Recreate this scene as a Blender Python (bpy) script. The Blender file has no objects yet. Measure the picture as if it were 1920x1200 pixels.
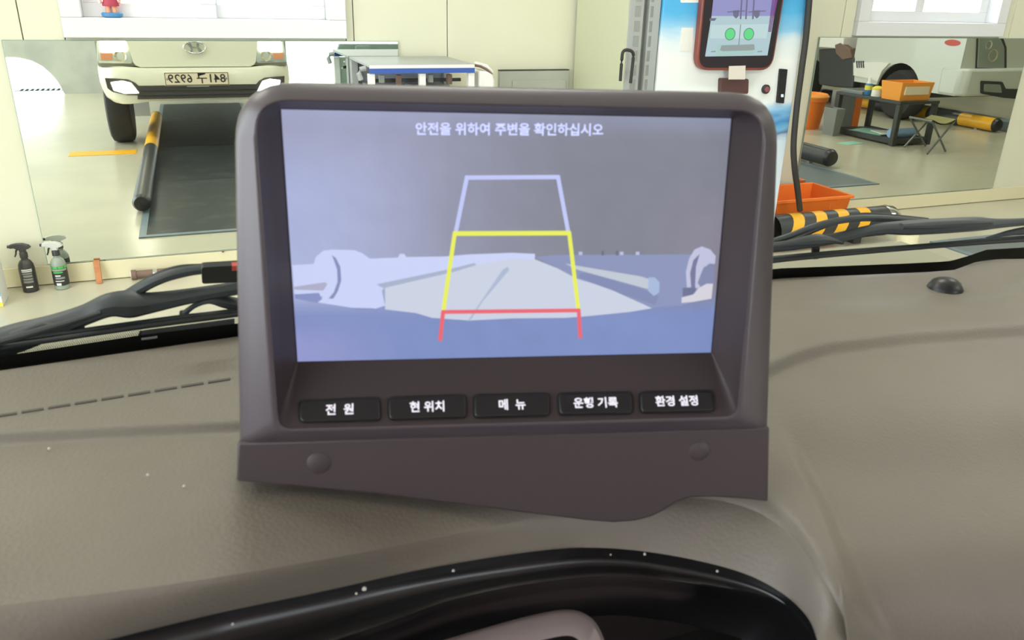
import bpy, math, random
from mathutils import Vector, Matrix
random.seed(7)
# ------------------------------------------------------------------ camera, world, light
H, D, F = 1.38, 4.24, 1500.0            # eye height, distance to the mirror wall, focal length in pixels
RX = Vector((0.9337361859, 0.1150059065, -0.3389843309))
RY = Vector((-0.3571519614, 0.3629802152, -0.8606322326))
RZ = Vector((0.0240668153, 0.9246723770, 0.3800023467))
EYE = Vector((0, 0, H))
scene = bpy.context.scene
COL = scene.collection
cd = bpy.data.cameras.new('camera'); cam = bpy.data.objects.new('camera', cd); COL.objects.link(cam)
cd.sensor_width = 36; cd.lens = F / 1920 * 36; cd.clip_start = 0.01; cd.clip_end = 200
cd.dof.use_dof = True; cd.dof.focus_distance = 3.0; cd.dof.aperture_fstop = 26
M3 = Matrix((RX, RY, RZ)).to_4x4(); M3.translation = EYE; cam.matrix_world = M3
scene.camera = cam
vs = scene.view_settings
vs.view_transform = 'Standard'; vs.look = 'None'; vs.gamma = 1.0; vs.use_curve_mapping = False
vs.exposure = -0.14
w = bpy.data.worlds.new('World'); scene.world = w; w.use_nodes = True
bg = w.node_tree.nodes['Background']; bg.inputs[0].default_value = (0.88, 0.94, 1.0, 1); bg.inputs[1].default_value = 6.5

LAMP_POWER = 52.0
def area(name, loc, sx, sy, power, color, parent=None):
    l = bpy.data.lights.new(name, 'AREA'); l.shape = 'RECTANGLE'; l.size = sx; l.size_y = sy
    l.energy = power; l.color = color
    o = bpy.data.objects.new(name, l); COL.objects.link(o); o.location = loc
    if parent: o.parent = parent
    return o

# ------------------------------------------------------------------ helpers
def ray(u, v):
    p = Vector((u - 960, 600 - v, -F)); return Vector((RX.dot(p), RY.dot(p), RZ.dot(p)))
def onz(u, v, z): r = ray(u, v); return EYE + r * ((z - H) / r.z)
def ony(u, v, y): r = ray(u, v); return EYE + r * (y / r.y)
def onx(u, v, x): r = ray(u, v); return EYE + r * (x / r.x)
def onpl(u, v, c, n): r = ray(u, v); return EYE + r * ((c - EYE).dot(n) / r.dot(n))
def lin(r, g, b):
    f = lambda c: (c / 255) / 12.92 if c / 255 <= .04045 else ((c / 255 + .055) / 1.055) ** 2.4
    return (f(r), f(g), f(b))
def sm(a, b, x):
    t = max(0., min(1., (x - a) / (b - a))); return t * t * (3 - 2 * t)
def pl(pts, x):                                     # piecewise linear
    if x <= pts[0][0]: return pts[0][1]
    for (a, b), (c, d) in zip(pts, pts[1:]):
        if x <= c: return b + (d - b) * (x - a) / (c - a)
    return pts[-1][1]
def cr(pts, n):                                     # smooth curve through points
    P = [Vector(p) for p in pts]; P = [P[0] * 2 - P[1]] + P + [P[-1] * 2 - P[-2]]; out = []
    m = len(P) - 3
    for i in range(n + 1):
        s = i / n * m; k = min(int(s), m - 1); t = s - k
        a, b, c, d = P[k:k + 4]
        out.append(.5 * ((2 * b) + (c - a) * t + (2 * a - 5 * b + 4 * c - d) * t * t + (3 * b - a - 3 * c + d) * t ** 3))
    return out

MATS = {}
def mat(name, col, rough=.5, metal=0., bump=None, var=None, emit=None, spec=.5, coat=0., alpha=None):
    m = bpy.data.materials.new(name); m.use_nodes = True; nt = m.node_tree; b = nt.nodes['Principled BSDF']
    b.inputs['Base Color'].default_value = (*col, 1); b.inputs['Roughness'].default_value = rough
    b.inputs['Metallic'].default_value = metal; b.inputs['Specular IOR Level'].default_value = spec
    b.inputs['Coat Weight'].default_value = coat
    tc = nt.nodes.new('ShaderNodeTexCoord')
    if var:                                         # (scale, other colour, low, high)
        n = nt.nodes.new('ShaderNodeTexNoise'); n.inputs['Scale'].default_value = var[0]; n.inputs['Detail'].default_value = 6
        r = nt.nodes.new('ShaderNodeValToRGB'); r.color_ramp.elements[0].color = (*col, 1); r.color_ramp.elements[1].color = (*var[1], 1)
        r.color_ramp.elements[0].position = var[2]; r.color_ramp.elements[1].position = var[3]
        nt.links.new(tc.outputs['Object'], n.inputs['Vector']); nt.links.new(n.outputs['Fac'], r.inputs[0]); nt.links.new(r.outputs[0], b.inputs['Base Color'])
    if bump:                                        # (kind, scale, strength, distance)
        n = nt.nodes.new('ShaderNodeTexVoronoi' if bump[0] == 'v' else 'ShaderNodeTexNoise'); n.inputs['Scale'].default_value = bump[1]
        bp = nt.nodes.new('ShaderNodeBump'); bp.inputs['Strength'].default_value = bump[2]; bp.inputs['Distance'].default_value = bump[3]
        nt.links.new(tc.outputs['Object'], n.inputs['Vector']); nt.links.new(n.outputs[0], bp.inputs['Height']); nt.links.new(bp.outputs[0], b.inputs['Normal'])
    if emit:
        b.inputs['Emission Color'].default_value = (*emit[0], 1); b.inputs['Emission Strength'].default_value = emit[1]
    MATS[name] = m; return m
def vcol_emit(name, strength, base=.0):
    m = bpy.data.materials.new(name); m.use_nodes = True; nt = m.node_tree; b = nt.nodes['Principled BSDF']
    a = nt.nodes.new('ShaderNodeAttribute'); a.attribute_name = 'tint'
    b.inputs['Base Color'].default_value = (.02, .02, .02, 1); b.inputs['Roughness'].default_value = .35
    nt.links.new(a.outputs['Color'], b.inputs['Emission Color']); b.inputs['Emission Strength'].default_value = strength
    if base: nt.links.new(a.outputs['Color'], b.inputs['Base Color'])
    MATS[name] = m; return m

ORG = {}                                            # world position of each object's origin
class MB:
    def __init__(s): s.v = []; s.f = []; s.c = []; s.tint = None
    def add(s, vs, fs):
        o = len(s.v); s.v += [Vector(p) for p in vs]
        for f in fs: s.f.append([i + o for i in f]); s.c.append(s.tint)
        return s
    def box(s, a, b, rz=0, piv=None):
        a, b = Vector(a), Vector(b)
        vs = [Vector((x, y, z)) for x in (a.x, b.x) for y in (a.y, b.y) for z in (a.z, b.z)]
        if rz:
            p = Vector(piv) if piv else (a + b) / 2; R = Matrix.Rotation(rz, 3, 'Z'); vs = [R @ (q - p) + p for q in vs]
        return s.add(vs, [(0, 1, 3, 2), (4, 6, 7, 5), (0, 4, 5, 1), (2, 3, 7, 6), (0, 2, 6, 4), (1, 5, 7, 3)])
    def bar(s, p, q, w, h, up=(0, 0, 1)):
        p, q = Vector(p), Vector(q); d = (q - p).normalized(); u = Vector(up)
        x = d.cross(u)
        if x.length < 1e-4: x = d.cross(Vector((1, 0, 0)))
        x.normalize(); y = x.cross(d)
        vs = [e + x * (w / 2 * i) + y * (h / 2 * j) for e in (p, q) for i, j in ((-1, -1), (1, -1), (1, 1), (-1, 1))]
        return s.add(vs, [(3, 2, 1, 0), (4, 5, 6, 7), (0, 1, 5, 4), (1, 2, 6, 5), (2, 3, 7, 6), (3, 0, 4, 7)])
    def tube(s, path, rad, n=10, flat=1.0, up=(0, 0, 1), cap=True):
        P = [Vector(p) for p in path]; m = len(P); vs = []; fs = []
        rads = rad if isinstance(rad, (list, tuple)) else [rad] * m
        for i, p in enumerate(P):
            d = (P[min(i + 1, m - 1)] - P[max(i - 1, 0)]).normalized(); x = d.cross(Vector(up))
            if x.length < 1e-3: x = d.cross(Vector((1, 0, 0)))
            x.normalize(); y = x.cross(d)
            for k in range(n):
                a = 2 * math.pi * k / n; vs.append(p + (x * math.cos(a) * flat + y * math.sin(a)) * rads[i])
        for i in range(m - 1):
            for k in range(n):
                k2 = (k + 1) % n; fs.append((i * n + k, i * n + k2, (i + 1) * n + k2, (i + 1) * n + k))
        if cap: fs.append(tuple(range(n))[::-1]); fs.append(tuple(range((m - 1) * n, m * n)))
        return s.add(vs, fs)
    def lathe(s, c, prof, n=24, ax='Z', sx=1.0, sy=1.0):
        c = Vector(c); vs = []; fs = []; m = len(prof)
        for r, h in prof:
            for k in range(n):
                a = 2 * math.pi * k / n; x, y = r * math.cos(a) * sx, r * math.sin(a) * sy
                vs.append(c + (Vector((x, y, h)) if ax == 'Z' else Vector((h, x, y)) if ax == 'X' else Vector((y, h, x))))
        for i in range(m - 1):
            for k in range(n):
                k2 = (k + 1) % n; fs.append((i * n + k, i * n + k2, (i + 1) * n + k2, (i + 1) * n + k))
        if prof[0][0] > 1e-5: fs.append(tuple(range(n))[::-1])
        if prof[-1][0] > 1e-5: fs.append(tuple(range((m - 1) * n, m * n)))
        return s.add(vs, fs)
    def grid(s, rows, close=False):
        m, n = len(rows), len(rows[0]); vs = [p for r in rows for p in r]; fs = []
        for i in range(m - 1):
            for k in range(n if close else n - 1):
                k2 = (k + 1) % n; fs.append((i * n + k, i * n + k2, (i + 1) * n + k2, (i + 1) * n + k))
        return s.add(vs, fs)
    def slab(s, pts, off):                          # polygon with thickness along off
        P = [Vector(p) for p in pts]; n = len(P); off = Vector(off)
        nr = Vector((0, 0, 0))
        for a, b in zip(P, P[1:] + P[:1]): nr += a.cross(b)
        if nr.dot(off) > 0: P = P[::-1]
        return s.add(P + [p + off for p in P], [tuple(range(n)), tuple(range(n, 2 * n))[::-1]] + [((i + 1) % n, i, n + i, n + (i + 1) % n) for i in range(n)])
    def poly(s, pts): return s.add(pts, [tuple(range(len(pts)))])
    def build(s, name, m, parent=None, flip=False, smooth=40, bevel=0, recalc=False):
        vs = s.v
        if flip: vs = [Vector((p.x, 2 * D - p.y, p.z)) for p in vs]      # a point met in the mirror, put where it really stands
        o0 = ORG.get(parent.name) if parent else None
        if o0 is None:
            if parent: o0 = Vector((0, 0, 0))
            else:
                lo = [min(p[i] for p in vs) for i in range(3)]; hi = [max(p[i] for p in vs) for i in range(3)]
                o0 = Vector(((lo[0] + hi[0]) / 2, (lo[1] + hi[1]) / 2, lo[2]))
        me = bpy.data.meshes.new(name)
        me.from_pydata([p - o0 for p in vs], [], [f[::-1] for f in s.f] if flip else s.f)
        if any(c is not None for c in s.c):
            ca = me.color_attributes.new('tint', 'FLOAT_COLOR', 'CORNER')
            for p_ in me.polygons:
                for li in p_.loop_indices: ca.data[li].color = (*(s.c[p_.index] or (0, 0, 0)), 1)
        me.validate(); me.update()
        if recalc:
            import bmesh
            b = bmesh.new(); b.from_mesh(me); bmesh.ops.recalc_face_normals(b, faces=b.faces); b.to_mesh(me); b.free()
        me.materials.append(MATS[m] if isinstance(m, str) else m)
        o = bpy.data.objects.new(name, me); COL.objects.link(o); ORG[o.name] = o0
        if parent: o.parent = parent
        else: o.location = o0
        if smooth: 
            for p_ in me.polygons: p_.use_smooth = True
            me.set_sharp_from_angle(angle=math.radians(smooth))
        if bevel:
            bm = o.modifiers.new('bevel', 'BEVEL'); bm.width = bevel; bm.segments = 2; bm.limit_method = 'ANGLE'; bm.angle_limit = math.radians(40)
        return o
def tag(o, label=None, cat=None, group=None, kind=None):
    if label: o['label'] = label
    if cat: o['category'] = cat
    if group: o['group'] = group
    if kind: o['kind'] = kind
    return o
def thing(name, loc, label, cat, group=None, kind=None):
    o = bpy.data.objects.new(name, None); COL.objects.link(o); o.location = loc; o.empty_display_size = .05
    ORG[o.name] = Vector(loc); return tag(o, label, cat, group, kind)
def text(name, body, m, size, M, parent, depth=.0002, bold=0, xs=1.0):
    c = bpy.data.curves.new(name, 'FONT'); c.body = body; c.size = size; c.align_x = 'CENTER'; c.align_y = 'CENTER'; c.extrude = depth; c.offset = bold
    c.resolution_u = 2
    t = bpy.data.objects.new('tmp_text', c); COL.objects.link(t)
    dg = bpy.context.evaluated_depsgraph_get(); dg.update()
    me = bpy.data.meshes.new_from_object(t.evaluated_get(dg)); bpy.data.objects.remove(t); bpy.data.curves.remove(c)
    o0 = ORG[parent.name]; me.name = name
    me.transform(Matrix.Translation(-o0) @ M @ Matrix.Diagonal((xs, 1, 1, 1)))
    me.materials.clear(); me.materials.append(MATS[m])
    o = bpy.data.objects.new(name, me); COL.objects.link(o); o.parent = parent; ORG[o.name] = o0
    return o
def frame(o, x, y, z):
    M = Matrix((x, y, z)).transposed().to_4x4(); M.translation = o; return M
def roundpoly(pts, radii, k=6):
    n = len(pts); out = []
    P = [Vector(p) for p in pts]
    for i in range(n):
        a, b, c = P[i - 1], P[i], P[(i + 1) % n]; r = radii[i] if isinstance(radii, (list, tuple)) else radii
        d1, d2 = (a - b).normalized(), (c - b).normalized()
        p, q = b + d1 * r, b + d2 * r
        for j in range(k + 1):
            t = j / k; out.append((1 - t) ** 2 * p + 2 * t * (1 - t) * b + t * t * q)
    return out

# ------------------------------------------------------------------ materials
mat('panel_cream', lin(220, 218, 195), .45, var=(2.0, lin(215, 213, 189), .35, .7))
mat('seam', lin(150, 148, 128), .7)
mat('base_cream', lin(222, 214, 178), .5)
mat('floor_epoxy', lin(199, 193, 171), .24, var=(1.3, lin(186, 183, 163), .4, .7), bump=('n', 6, .05, .01))
mat('concrete_wall', lin(176, 178, 166), .8, var=(3, lin(160, 163, 153), .4, .7))
mat('ceiling', lin(215, 215, 205), .8)
mat('pvc', lin(222, 223, 224), .3)
mat('mirror', (.86, .90, .84), .012, 1.0)
mat('mirror_edge', lin(150, 170, 155), .3)
mat('dash', lin(124, 117, 107), .50, bump=('v', 460, .26, .0006), var=(9, lin(116, 109, 100), .35, .7), spec=.45)
mat('dash_slot', lin(86, 81, 76), .8)
mat('purple_plastic', lin(74, 65, 71), .36, bump=('n', 1500, .05, .0002), spec=.8)
mat('recess_darkened', lin(62, 53, 54), .5, spec=.35)  # housing plastic darkened inside the recess to offset light from the screen
mat('plate_plastic', lin(68, 58, 60), .5, bump=('n', 1500, .1, .0002))
mat('black_plastic', lin(30, 30, 32), .38)
mat('black_gloss', lin(24, 24, 25), .27, spec=.6)
mat('rubber', lin(34, 37, 40), .55)
mat('wiper_metal', lin(52, 58, 62), .45)
mat('frit', lin(8, 8, 9), .5)
mat('vent_dark', lin(20, 20, 22), .5)
mat('silver_trim', lin(196, 180, 182), .32, .35)
mat('button', lin(26, 26, 28), .4)
mat('button_text', lin(235, 232, 240), .5, emit=(lin(215, 212, 228), .55))
mat('truck_white', lin(232, 229, 210), .25, coat=.4)
mat('truck_white2', lin(212, 217, 208), .3, coat=.3)
mat('dark_grille', lin(62, 58, 55), .6)
mat('chrome', (.85, .85, .85), .08, 1.0)
mat('lamp_glow', (1, .95, .85), .3, emit=((1, .93, .80), 14))
mat('lamp_reflector', lin(215, 205, 180), .15, .6)
mat('lens_clear', lin(205, 212, 205), .1, .3)
mat('amber', lin(222, 150, 110), .3)
mat('plate_cream', lin(238, 222, 196), .45)
mat('ink', lin(50, 45, 40), .6)
mat('tyre', lin(42, 42, 42), .8)
mat('mudflap', lin(170, 175, 172), .6)
mat('yellow_paint', lin(240, 178, 40), .4)
mat('black_paint', lin(52, 54, 54), .4)
mat('pit_plate', lin(40, 46, 48), .42, var=(6, lin(66, 70, 68), .5, .75), spec=.3)
mat('pit_grey', lin(104, 112, 114), .4)
mat('pit_blue', lin(118, 132, 140), .4)
mat('steel_grey', lin(150, 156, 158), .4, .3)
mat('guard_teal', lin(138, 158, 152), .45)
mat('cab_grey', lin(164, 168, 165), .5)
mat('cab_inside', lin(150, 154, 162), .6)
mat('holder_brown', lin(84, 56, 54), .45)
mat('tag_paper', lin(220, 212, 202), .6)
mat('locker_cream', lin(198, 200, 172), .5)
mat('blue_stripe', lin(52, 88, 170), .4)
mat('white_plastic', lin(238, 236, 230), .4)
mat('orange_plastic', lin(246, 128, 42), .45)
mat('orange_crate', lin(246, 160, 60), .45)
mat('grey_plastic', lin(128, 130, 128), .5)
mat('table_black', lin(54, 58, 56), .5)
mat('stool_olive', lin(150, 146, 96), .9)
mat('stool_steel', lin(120, 125, 122), .35, .6)
mat('skin', lin(226, 160, 130), .5)
mat('toy_red', lin(176, 58, 84), .5)
mat('toy_blue', lin(70, 130, 180), .4)
mat('toy_dark', lin(60, 50, 50), .6)
mat('bottle_black', lin(56, 56, 54), .35)
mat('bottle_clear', lin(150, 160, 148), .25)
mat('bottle_green', lin(70, 190, 90), .4)
mat('label_white', lin(232, 232, 226), .6)
mat('label_grey', lin(140, 142, 138), .6)
mat('label_black', lin(50, 52, 50), .5)
mat('nozzle_grey', lin(200, 202, 196), .35)
mat('wood', lin(196, 132, 84), .7, var=(30, lin(176, 110, 66), .4, .7))
mat('rust', lin(120, 96, 84), .6)
mat('carton', lin(236, 236, 230), .6)
mat('carton_blue', lin(140, 185, 215), .6)
mat('carton_yellow', lin(235, 220, 80), .6)
mat('tablet_rim', lin(132, 66, 54), .3)
mat('tablet_glass', lin(46, 40, 46), .15)
mat('red_button', lin(140, 80, 84), .4)
mat('led', lin(190, 240, 245), .3, emit=(lin(190, 240, 245), 1.5))
mat('cable_black', lin(46, 44, 42), .5)
mat('perf_dark', lin(150, 152, 146), .7)
mat('teal_paper', lin(150, 200, 180), .8)
mat('blue_roll', lin(150, 185, 225), .5)
mat('red_badge', lin(206, 84, 70), .4)
mat('lamp_body', lin(225, 225, 220), .5)
mat('bounce_lining', lin(190, 168, 176), .9)  # unseen cab surfaces, pinkish to tint the light bounced onto the dashboard
mat('lens_grey', lin(160, 170, 163), .12, .3)
mat('dust', lin(225, 220, 210), .8)
vcol_emit('screen_image', 1.15); vcol_emit('kiosk_image', 1.02)
# glass
def glass(name, tint, gl=.06):
    m = bpy.data.materials.new(name); m.use_nodes = True; nt = m.node_tree; nt.nodes.clear()
    o = nt.nodes.new('ShaderNodeOutputMaterial'); t = nt.nodes.new('ShaderNodeBsdfTransparent'); g = nt.nodes.new('ShaderNodeBsdfGlossy'); mx = nt.nodes.new('ShaderNodeMixShader')
    t.inputs[0].default_value = (*tint, 1); g.inputs['Roughness'].default_value = .02; mx.inputs[0].default_value = gl
    nt.links.new(t.outputs[0], mx.inputs[1]); nt.links.new(g.outputs[0], mx.inputs[2]); nt.links.new(mx.outputs[0], o.inputs[0]); MATS[name] = m
glass('windshield_glass', (.97, .985, .97), .02); glass('window_glass', (.96, .98, 1), .04)
# printed sky on the kiosk front: a print, bands of blue and white by height
def sky_print():
    m = mat('sky_print', (1, 1, 1), .25); nt = m.node_tree; b = nt.nodes['Principled BSDF']
    tc = nt.nodes.new('ShaderNodeTexCoord'); sx = nt.nodes.new('ShaderNodeSeparateXYZ'); n = nt.nodes.new('ShaderNodeTexNoise'); n.inputs['Scale'].default_value = 5
    mp = nt.nodes.new('ShaderNodeMapping'); mp.inputs['Scale'].default_value = (1, 1, 3)
    ad = nt.nodes.new('ShaderNodeMath'); ad.operation = 'MULTIPLY_ADD'; ad.inputs[1].default_value = .10
    r = nt.nodes.new('ShaderNodeValToRGB'); nt.links.new(tc.outputs['Object'], sx.inputs[0]); nt.links.new(tc.outputs['Object'], mp.inputs[0]); nt.links.new(mp.outputs[0], n.inputs['Vector'])
    nt.links.new(n.outputs['Fac'], ad.inputs[0]); nt.links.new(sx.outputs[2], ad.inputs[2]); nt.links.new(ad.outputs[0], r.inputs[0])
    e = r.color_ramp.elements; e[0].position = 0; e[0].color = (*lin(150, 190, 225), 1); e[1].position = 1; e[1].color = (*lin(60, 160, 220), 1)
    return m, r, nt, b
# ------------------------------------------------------------------ room
def struct(o, label, cat=None): return tag(o, label, cat, kind='structure')
struct(MB().box((-7, -3.9, -.1), (15, D + .3, 0)).build('floor', 'floor_epoxy', smooth=0), 'glossy grey green epoxy workshop floor', 'floor')
struct(MB().box((-3.55, -3.9, 4.2), (15, D + .3, 4.3)).build('ceiling', 'ceiling', smooth=0), 'pale workshop ceiling', 'ceiling')
wall = thing('wall_front', (0, D, 0), 'cream insulated panel wall behind the two mirrors', 'wall', kind='structure')
YB = D + .10
W1 = (-.507, .742, 1.142, 2.25); W2 = (3.932, 5.205, 1.172, 2.25)
def panel(x0, x1, z0, z1): MB().box((x0 + .002, D, z0), (x1 - .002, D + .06, z1)).build('panel', 'panel_cream', wall, smooth=0, bevel=.003)
edges = [-3.4, -2.2, -.672, -.507, .742, .782, 1.268, 2.242, 3.24, 3.84, 3.932, 5.205, 5.3, 6.4, 7.6, 8.8, 10, 11.2, 12.4, 13.6, 15]
for a, b in zip(edges, edges[1:]):
    win = [q for q in (W1, W2) if abs(a - q[0]) < .01]
    if win: panel(a, b, 0, win[0][2]); panel(a, b, win[0][3], 4.2)
    else: panel(a, b, 0, 4.2)
bk = MB()
for a, b, z0, z1 in ((-3.4, W1[0], 0, 4.2), (W1[1], W2[0], 0, 4.2), (W2[1], 15, 0, 4.2), (W1[0], W1[1], 0, W1[2]), (W1[0], W1[1], W1[3], 4.2), (W2[0], W2[1], 0, W2[2]), (W2[0], W2[1], W2[3], 4.2)):
    bk.box((a, D + .061, z0), (b, D + .14, z1))
bk.build('panel_core', 'seam', wall, smooth=0)
struct(MB().box((-3.4, D - .012, .004), (15, D - .0005, .098)).build('baseboard_front', 'base_cream', smooth=0, bevel=.003), 'cream skirting strip along the foot of the mirror wall', 'skirting')
# side and rear walls with daylight openings; the unseen left one added for side light
wl = thing('wall_left', (-3.4, 0, 0), 'unseen left workshop wall with wide opening added for side daylight', 'wall', kind='structure')
MB().box((-3.55, -3.85, 0), (-3.4, -3.0, 4.2)).box((-3.55, 2.6, 0), (-3.4, D, 4.2)).box((-3.55, -3.0, 3.3), (-3.4, 2.6, 4.2)).build('wall_skin', 'panel_cream', wl, smooth=0)
struct(MB().box((15, -3.85, 0), (15.15, D, 4.2)).build('wall_right', 'panel_cream', smooth=0), 'right workshop wall', 'wall')
wb = thing('wall_rear', (0, -3.7, 0), 'grey rear partition with arched daylight opening, reflected in the left mirror', 'wall', kind='structure')
YV = 2 * D + 3.7
arch = [ony(u, v, YV) for u, v in ((122, 177), (119, 172), (116, 165), (108, 152), (96, 138), (80, 124), (60, 114), (40, 109), (20, 107))]
arch = [Vector((p.x, YV, max(p.z, 0))) for p in arch]; arch[0].z = 0
zt = arch[-1].z; xa = arch[-1].x
left_arch = [Vector((2 * xa - p.x, YV, p.z)) for p in arch[::-1][1:]]
xd0, xd1 = ony(537, 120, YV).x, ony(680, 120, YV).x + 1.2
full = [Vector((-3.5, YV, 0)), Vector((-3.5, YV, 4.2)), Vector((xd0, YV, 4.2)), Vector((xd0, YV, 0))] + arch + left_arch
MB().slab(full, (0, .15, 0)).box((xd0, YV, 2.9), (xd1, YV + .15, 4.2)).box((xd1, YV, 0), (15, YV + .15, 4.2)).build('wall_skin', 'concrete_wall', wb, flip=True, smooth=0, recalc=True)
# threshold strip with hatch marks beyond the arch
th = MB()
for i in range(9):
    p = onz(30 + i * 10, 168 - i * .3, .004); th.box((p.x, YV + .4, .001), (p.x + .1, YV + .6, .006))
th.build('threshold_mark', 'pit_blue', wb, flip=True, smooth=0)
struct(MB().box((-12, -8, -.1), (15, -3.9, -.002)).build('floor_outside', 'ceiling', smooth=0), 'sunlit pale yard floor outside the rear openings', 'floor')

# ceiling lamps out of view, added to light the workshop
for i, (x, y) in enumerate(((-2.0, 2.4), (.9, 2.2), (4.4, 2.2), (8.4, 1.6), (-2.0, -2.0), (.9, -2.0), (4.4, -2.0), (8.4, -2.0))):
    t = thing('added_ceiling_lamp', (x, y, 4.05), 'unseen ceiling tube lamp added to light the workshop bays', 'lamp', 'added ceiling lamps')
    MB().box((x - .75, y - .12, 4.10), (x + .75, y + .12, 4.2)).build('housing', 'lamp_body', t, smooth=0, bevel=.01)
    area('added_tube_light', (0, 0, .03), 1.45, .2, LAMP_POWER, (1.0, .98, .93), t)

# ------------------------------------------------------------------ windows
def window(n, W, stile, panes_z, label):
    x0, x1, z0, z1 = W; cx = (x0 + x1) / 2
    t = thing('window_%d' % n, (cx, D, z0), label, 'window', kind='structure')
    fw = .085
    f = MB(); y0, y1 = D - .035, D + .14
    f.box((x0, y0, z0), (x1, y1, z0 + fw)).box((x0, y0, z1 - fw), (x1, y1, z1)).box((x0, y0, z0 + fw), (x0 + fw, y1, z1 - fw)).box((x1 - fw, y0, z0 + fw), (x1, y1, z1 - fw))
    f.build('frame', 'pvc', t, smooth=0, bevel=.004)
    a, b, c = x0 + fw, stile, x1 - fw
    for k, (l, r, yy) in enumerate(((a, b + .03, D + .03), (b - .03, c, D + .065))):
        s = MB(); sw = .07; zb = z0 + fw; ze = z1 - fw
        s.box((l, yy, zb), (r, yy + .03, panes_z)).box((l, yy, ze - sw), (r, yy + .03, ze)).box((l, yy, panes_z), (l + sw, yy + .03, ze - sw)).box((r - sw, yy, panes_z), (r, yy + .03, ze - sw))
        so = s.build('sash', 'pvc', t, smooth=0, bevel=.003)
        MB().box((l + sw, yy + .012, panes_z), (r - sw, yy + .017, ze - sw)).build('pane', 'window_glass', so, smooth=0)
pz1 = ony(300, 7, D + .04).z; pz2 = ony(1700, 21, D + .04).z
window(1, W1, ony(391, 5, D + .04).x, pz1, 'white framed sliding window over the left mirror')
window(2, W2, ony(1722, 20, D + .04).x, pz2, 'white framed sliding window over the right mirror')

# ------------------------------------------------------------------ wall mirrors
YM = D - .014
def wall_mirror(x0, x1, z0, z1, label):
    t = thing('wall_mirror', ((x0 + x1) / 2, YM, z0), label, 'mirror')
    MB().add([(x0, YM, z0), (x1, YM, z0), (x1, YM, z1), (x0, YM, z1)], [(0, 1, 2, 3)]).build('reflective_face', 'mirror', t, smooth=0)
    MB().box((x0 - .003, YM + .0015, z0 - .003), (x1 + .003, D - .001, z1 + .003)).build('backing', 'mirror_edge', t, smooth=0)
wall_mirror(-.752, 1.0, .108, 1.128, 'large wall mirror under the left window, reflecting a truck front')
wall_mirror(3.672, 5.50, .108, 1.160, 'large wall mirror under the right window, reflecting a table and stool')

# ------------------------------------------------------------------ dashboard
dash = thing('dashboard', (.15, .35, 1.0), 'grey brown moulded truck dashboard with grained padding', 'dashboard')
STEP = [(-60, 824), (0, 822), (440, 800), (900, 770), (1400, 712), (1450, 690), (1500, 669), (1560, 653), (1700, 636), (1920, 620), (2000, 616)]
TRAY = [(-60, 560), (1300, 560), (1465, 578), (1800, 563), (1860, 556), (1905, 540), (1950, 500)]
CREASE = [(700, 1420), (800, 1450), (950, 1530), (1100, 1590), (1200, 1645), (1300, 1690)]
def dz(u, v):
    z = -.212
    z -= .026 * sm(560, 1010, v) * sm(380, 1150, u)
    z += .005 * (1 - sm(-17, 17, v - pl(STEP, u)))
    z -= .006 * (1 - sm(-10, 10, v - pl(TRAY, u))) * sm(1250, 1465, u)
    z -= .004 * sm(0, 34, u - pl(CREASE, v)) * sm(760, 900, v)
    z -= .050 * max(0, (v - 960) / 290) ** 2 * sm(1500, 1640, u)
    return z
TT = [(-60, 704), (0, 695), (438, 632), (950, 577), (1465, 522), (1740, 510), (1790, 506), (1830, 491), (1870, 486), (2000, 484)]
BB = [(-60, 1142), (300, 1098), (600, 1050), (800, 1012), (1000, 972), (1150, 946), (1290, 933), (1400, 952), (1480, 1002), (1540, 1082), (1580, 1155), (1604, 1235), (1720, 1262), (1850, 1262), (2000, 1262)]
TX = [-60, 250, 500, 690, 850, 1000, 1150, 1280, 1370, 1440, 1500, 1550, 1690, 1840, 2000]
NC, NR = 168, 110
BC = cr([(*p, 0) for p in BB], NC); TC = cr([(x, 0, 0) for x in TX], NC)
NH = int(NC * 11 / 14)                               # columns that end on the vent hood
cols = []
for k in range(NC + 1):
    b = BC[k]; tx = TC[k].x; ty = pl(TT, tx)
    cols.append([(tx + (b.x - tx) * (j / NR), ty + (b.y - ty) * (j / NR)) for j in range(NR + 1)])
rows = []
for j in range(NR + 1):
    r = []
    for k in range(NC + 1):
        u, v = cols[k][j]; z = dz(u, v); q = max(0, j / NR - .86) / .14
        if k <= NH: z -= (.0012 + .0035 * sm(500, 1000, u)) * q * q * (1 - sm(NH - 10, NH, k))
        r.append(onz(u, v, H + z))
    a = r[0]; e = r[-1]
    r = [Vector((-.72, a.y + .0, a.z - .004)), Vector((-.45, a.y, a.z))] + r + [Vector((max(.72, e.x + .05), e.y, e.z)), Vector((max(.80, e.x + .1), e.y, e.z - .004))]
    rows.append(r)
# back rows tuck under the windshield
rows = [[Vector((p.x, p.y + .03, p.z - .05)) for p in rows[0]], [Vector((p.x, p.y + .008, p.z - .006)) for p in rows[0]]] + rows
pad = MB().grid(rows)
# right front face below the roll
last = rows[-1]
k0 = NH + 2
fr = [last[k0:]] + [[Vector((p.x, p.y - dy, p.z - dzz)) for p in last[k0:]] for dy, dzz in ((.012, .03), (.016, .07), (.010, .16), (0, .30))]
pad.grid(fr)
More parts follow.
